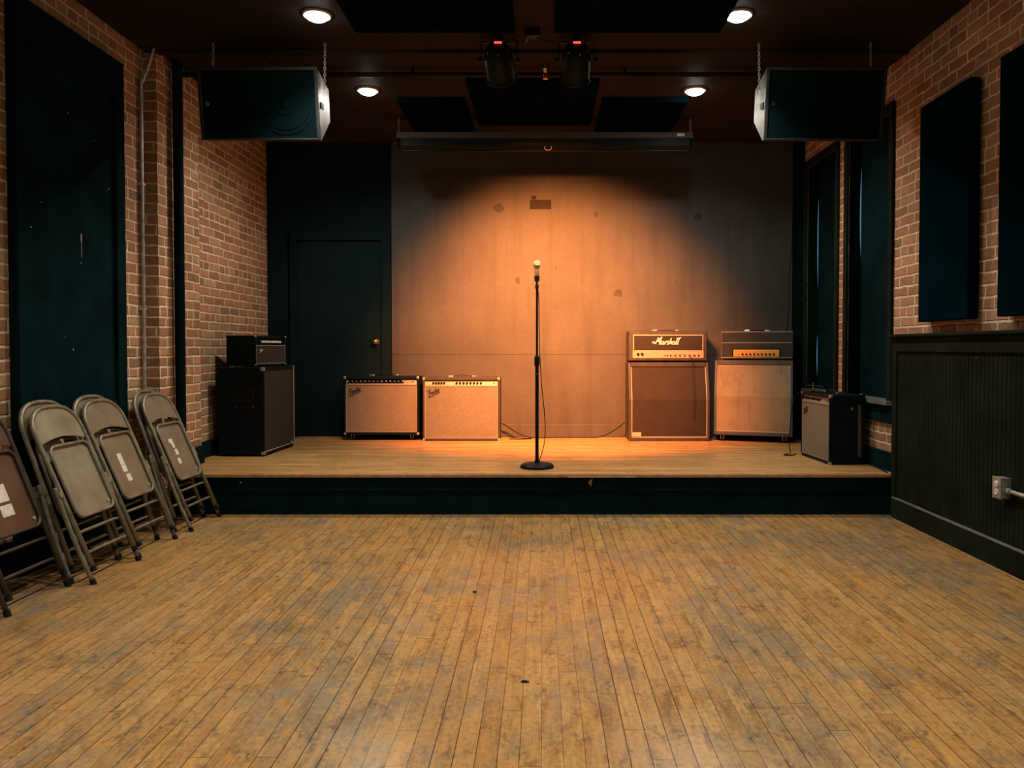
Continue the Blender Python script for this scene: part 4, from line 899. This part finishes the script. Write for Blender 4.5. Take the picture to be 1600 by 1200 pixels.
# loose items on the sill of window 2
tag(bxs('metal_latch', [((XR - 0.045, 5.98, WZ0 + 0.0062), (XR - 0.025, 6.05, WZ0 + 0.018)), ((XR - 0.042, 6.0, WZ0 + 0.018), (XR - 0.028, 6.02, WZ0 + 0.034))], M['galv'], bevel=0.003), 'small grey metal latch lying on the window sill', 'latch')

# ------------------------------------------------------------------ folded chairs
def arch_pts(hw, z0, zs, zt, n=10, e=0.75):
    p = [(0, -hw, z0)]; p.append((0, -hw, (z0 + zs) / 2)); p.append((0, -hw, zs))
    for i in range(1, 2 * n):
        a = PI - PI * i / (2 * n); c, s = math.cos(a), math.sin(a)
        p.append((0, hw * math.copysign(abs(c) ** e, c), zs + (zt - zs) * abs(s) ** e))
    p += [(0, hw, zs), (0, hw, (z0 + zs) / 2), (0, hw, z0)]
    return p
def make_chair(label, mp, mt, stickers=()):
    t = thing('folding_chair', label, 'folding chair', (0, 0, 0), 0, 'folded metal chairs leaning on the left wall')
    hw = 0.198
    ap = arch_pts(hw, 0.085, 0.78, 0.955)
    bm = B(); tube(bm, ap, 0.0125, 10); fr = obj('frame', bm, mt, t, smooth=True)
    for s in (-1, 1):
        bm = B(); cyl(bm, (0, s * hw, 0.068), (0, s * hw, 0.092), 0.015, seg=12); obj('rubber_foot', bm, M['dark_rubber'], fr, smooth='auto')
    for s in (-1, 1):
        bm = B(); tube(bm, smooth_path([(-0.002, s * 0.224, 0.53), (-0.004, s * 0.224, 0.48), (-0.018, s * 0.220, 0.25), (-0.018, s * 0.216, 0.024)], 4), 0.0115, 10); lg = obj('leg', bm, mt, t, smooth=True)
        bm = B(); cyl(bm, (-0.018, s * 0.216, 0.006), (-0.018, s * 0.216, 0.034), 0.0145, seg=12); obj('rubber_foot', bm, M['dark_rubber'], lg, smooth='auto')
        bm = B(); box(bm, (-0.006, s * 0.211 - 0.016, 0.47), (0.012, s * 0.211 + 0.016, 0.50)); cyl(bm, (0.0, s * 0.19, 0.485), (0.0, s * 0.240, 0.485), 0.006, seg=10); obj('hinge_bracket', bm, mt, t, 0.003)
    for z in (0.275, 0.165):
        a = 0.212; bm = B()
        tube(bm, smooth_path([(-0.017, -a, z - 0.05), (-0.015, -a + 0.006, z - 0.02), (-0.014, -a + 0.03, z), (-0.014, 0, z + 0.002), (-0.014, a - 0.03, z), (-0.015, a - 0.006, z - 0.02), (-0.017, a, z - 0.05)], 5), 0.008, 8)
        obj('crossbar', bm, mt, t, smooth=True)
    # backrest filling the top of the arch
    top = [(p[1], p[2]) for p in ap[2:-2]]
    n = 12; low = [(hw * 0.985 - 2 * hw * 0.985 * i / n, 0.755 + 0.030 * math.sin(PI * i / n)) for i in range(n + 1)]
    bm = B(); prism(bm, [(y * 0.985, z) for y, z in top] + low, -0.004, 0.002, 'YZ'); obj('backrest', bm, mp, t)
    # seat folded up
    ol = rrect(-0.166, 0.166, 0.345, 0.735, 0.045)
    bm = B(); tube(bm, [(0.014, y, z) for y, z in ol], 0.0085, 8, True); seat = obj('seat', bm, mt, t, smooth=True)
    bm = B(); prism(bm, [(y * 0.985, 0.54 + (z - 0.54) * 0.985) for y, z in ol], 0.002, 0.006, 'YZ'); obj('seat_pan', bm, mp, seat)
    bm = B(); cyl(bm, (0.006, 0.135, 0.385), (0.012, 0.135, 0.385), 0.009, seg=12); obj('rivet', bm, M['galv'], seat)
    bm = B(); tube(bm, [(-0.008, -0.205, 0.50), (-0.006, -0.17, 0.60)], 0.006, 6); tube(bm, [(-0.008, 0.205, 0.50), (-0.006, 0.17, 0.60)], 0.006, 6); obj('seat_link', bm, mt, t)
    bm = B(); box(bm, (-0.02, -0.012, 0.742), (-0.006, 0.012, 0.775)); obj('catch', bm, mt, t, 0.003)
    for y0, z0, y1, z1 in stickers:
        bxs('paper_label', [((0.0061, y0, z0), (0.0068, y1, z1))], M['paper'], seat, label='torn white paper label')
    return t
LEAN = math.atan2(0.375, 0.885)
def put(t, x, y, lean=LEAN, rz=0.0):
    t.location = (x, y, 0); t.rotation_euler = Euler((0, -lean, 0)).to_matrix().to_4x4().to_euler()
    t.rotation_euler = (Matrix.Rotation(rz, 4, 'Z') @ Matrix.Rotation(-lean, 4, 'Y')).to_euler()
put(make_chair('beige folding chair with a blank grey seat, front of the second stack from the left', M['chair_grey'], M['chair_tube']), -2.235, 4.06)
plain = make_chair('beige folding chair tucked behind the blank grey-seated chair', M['chair'], M['chair_tube']); put(plain, -2.355, 4.07, LEAN - 0.07)
put(make_chair('beige folding chair with two white labels on its seat, front of the middle pair', M['chair'], M['chair_tube'], [(-0.055, 0.545, -0.01, 0.615), (-0.055, 0.50, -0.01, 0.543), (-0.045, 0.44, 0.0, 0.485)]), -2.26, 4.545)
put(dup(plain, 'beige folding chair tucked behind the chair with two stacked seat labels'), -2.365, 4.53, LEAN - 0.07)
put(make_chair('beige folding chair with torn labels, nearest to the stage', M['chair'], M['chair_tube'], [(-0.07, 0.60, -0.02, 0.63), (-0.05, 0.565, -0.02, 0.60), (-0.045, 0.515, -0.008, 0.555), (-0.055, 0.45, -0.02, 0.49)]), -2.25, 5.175)
put(dup(plain, 'beige folding chair tucked behind the chair nearest to the stage'), -2.35, 5.16, LEAN - 0.06)
put(make_chair('dark brown folding chair with white labels, cut off by the left picture edge', M['chair_brown'], M['chair_brown_tube'], [(-0.05, 0.50, 0.03, 0.585), (-0.05, 0.43, 0.03, 0.485), (-0.05, 0.595, 0.0, 0.64)]), -2.345, 3.595, LEAN - 0.03)

# ------------------------------------------------------------------ scraps on the floor
def scrap(px, py, sx, sy, label, rz):
    s = (py - 544) / EYE; d = 1200 / s; x = (px - 846) / s
    bm = B(); box(bm, (-sx, -sy, 0), (sx, sy, 0.003)); box(bm, (-sx * 0.7, -sy * 0.5, 0.003), (sx * 0.4, sy * 0.8, 0.006))
    o = obj('tape_scrap', bm, M['dark_rubber'], bevel=0.001); o.location = (x, d, 0); o.rotation_euler = (0, 0, rz); tag(o, label, 'scrap')
scrap(820, 1071, 0.014, 0.007, 'small black tape scrap on the floorboards, the nearer and larger one', -0.1)
scrap(741, 928, 0.010, 0.008, 'small black tape scrap on the floorboards, the one closer to the stage', 0.1)
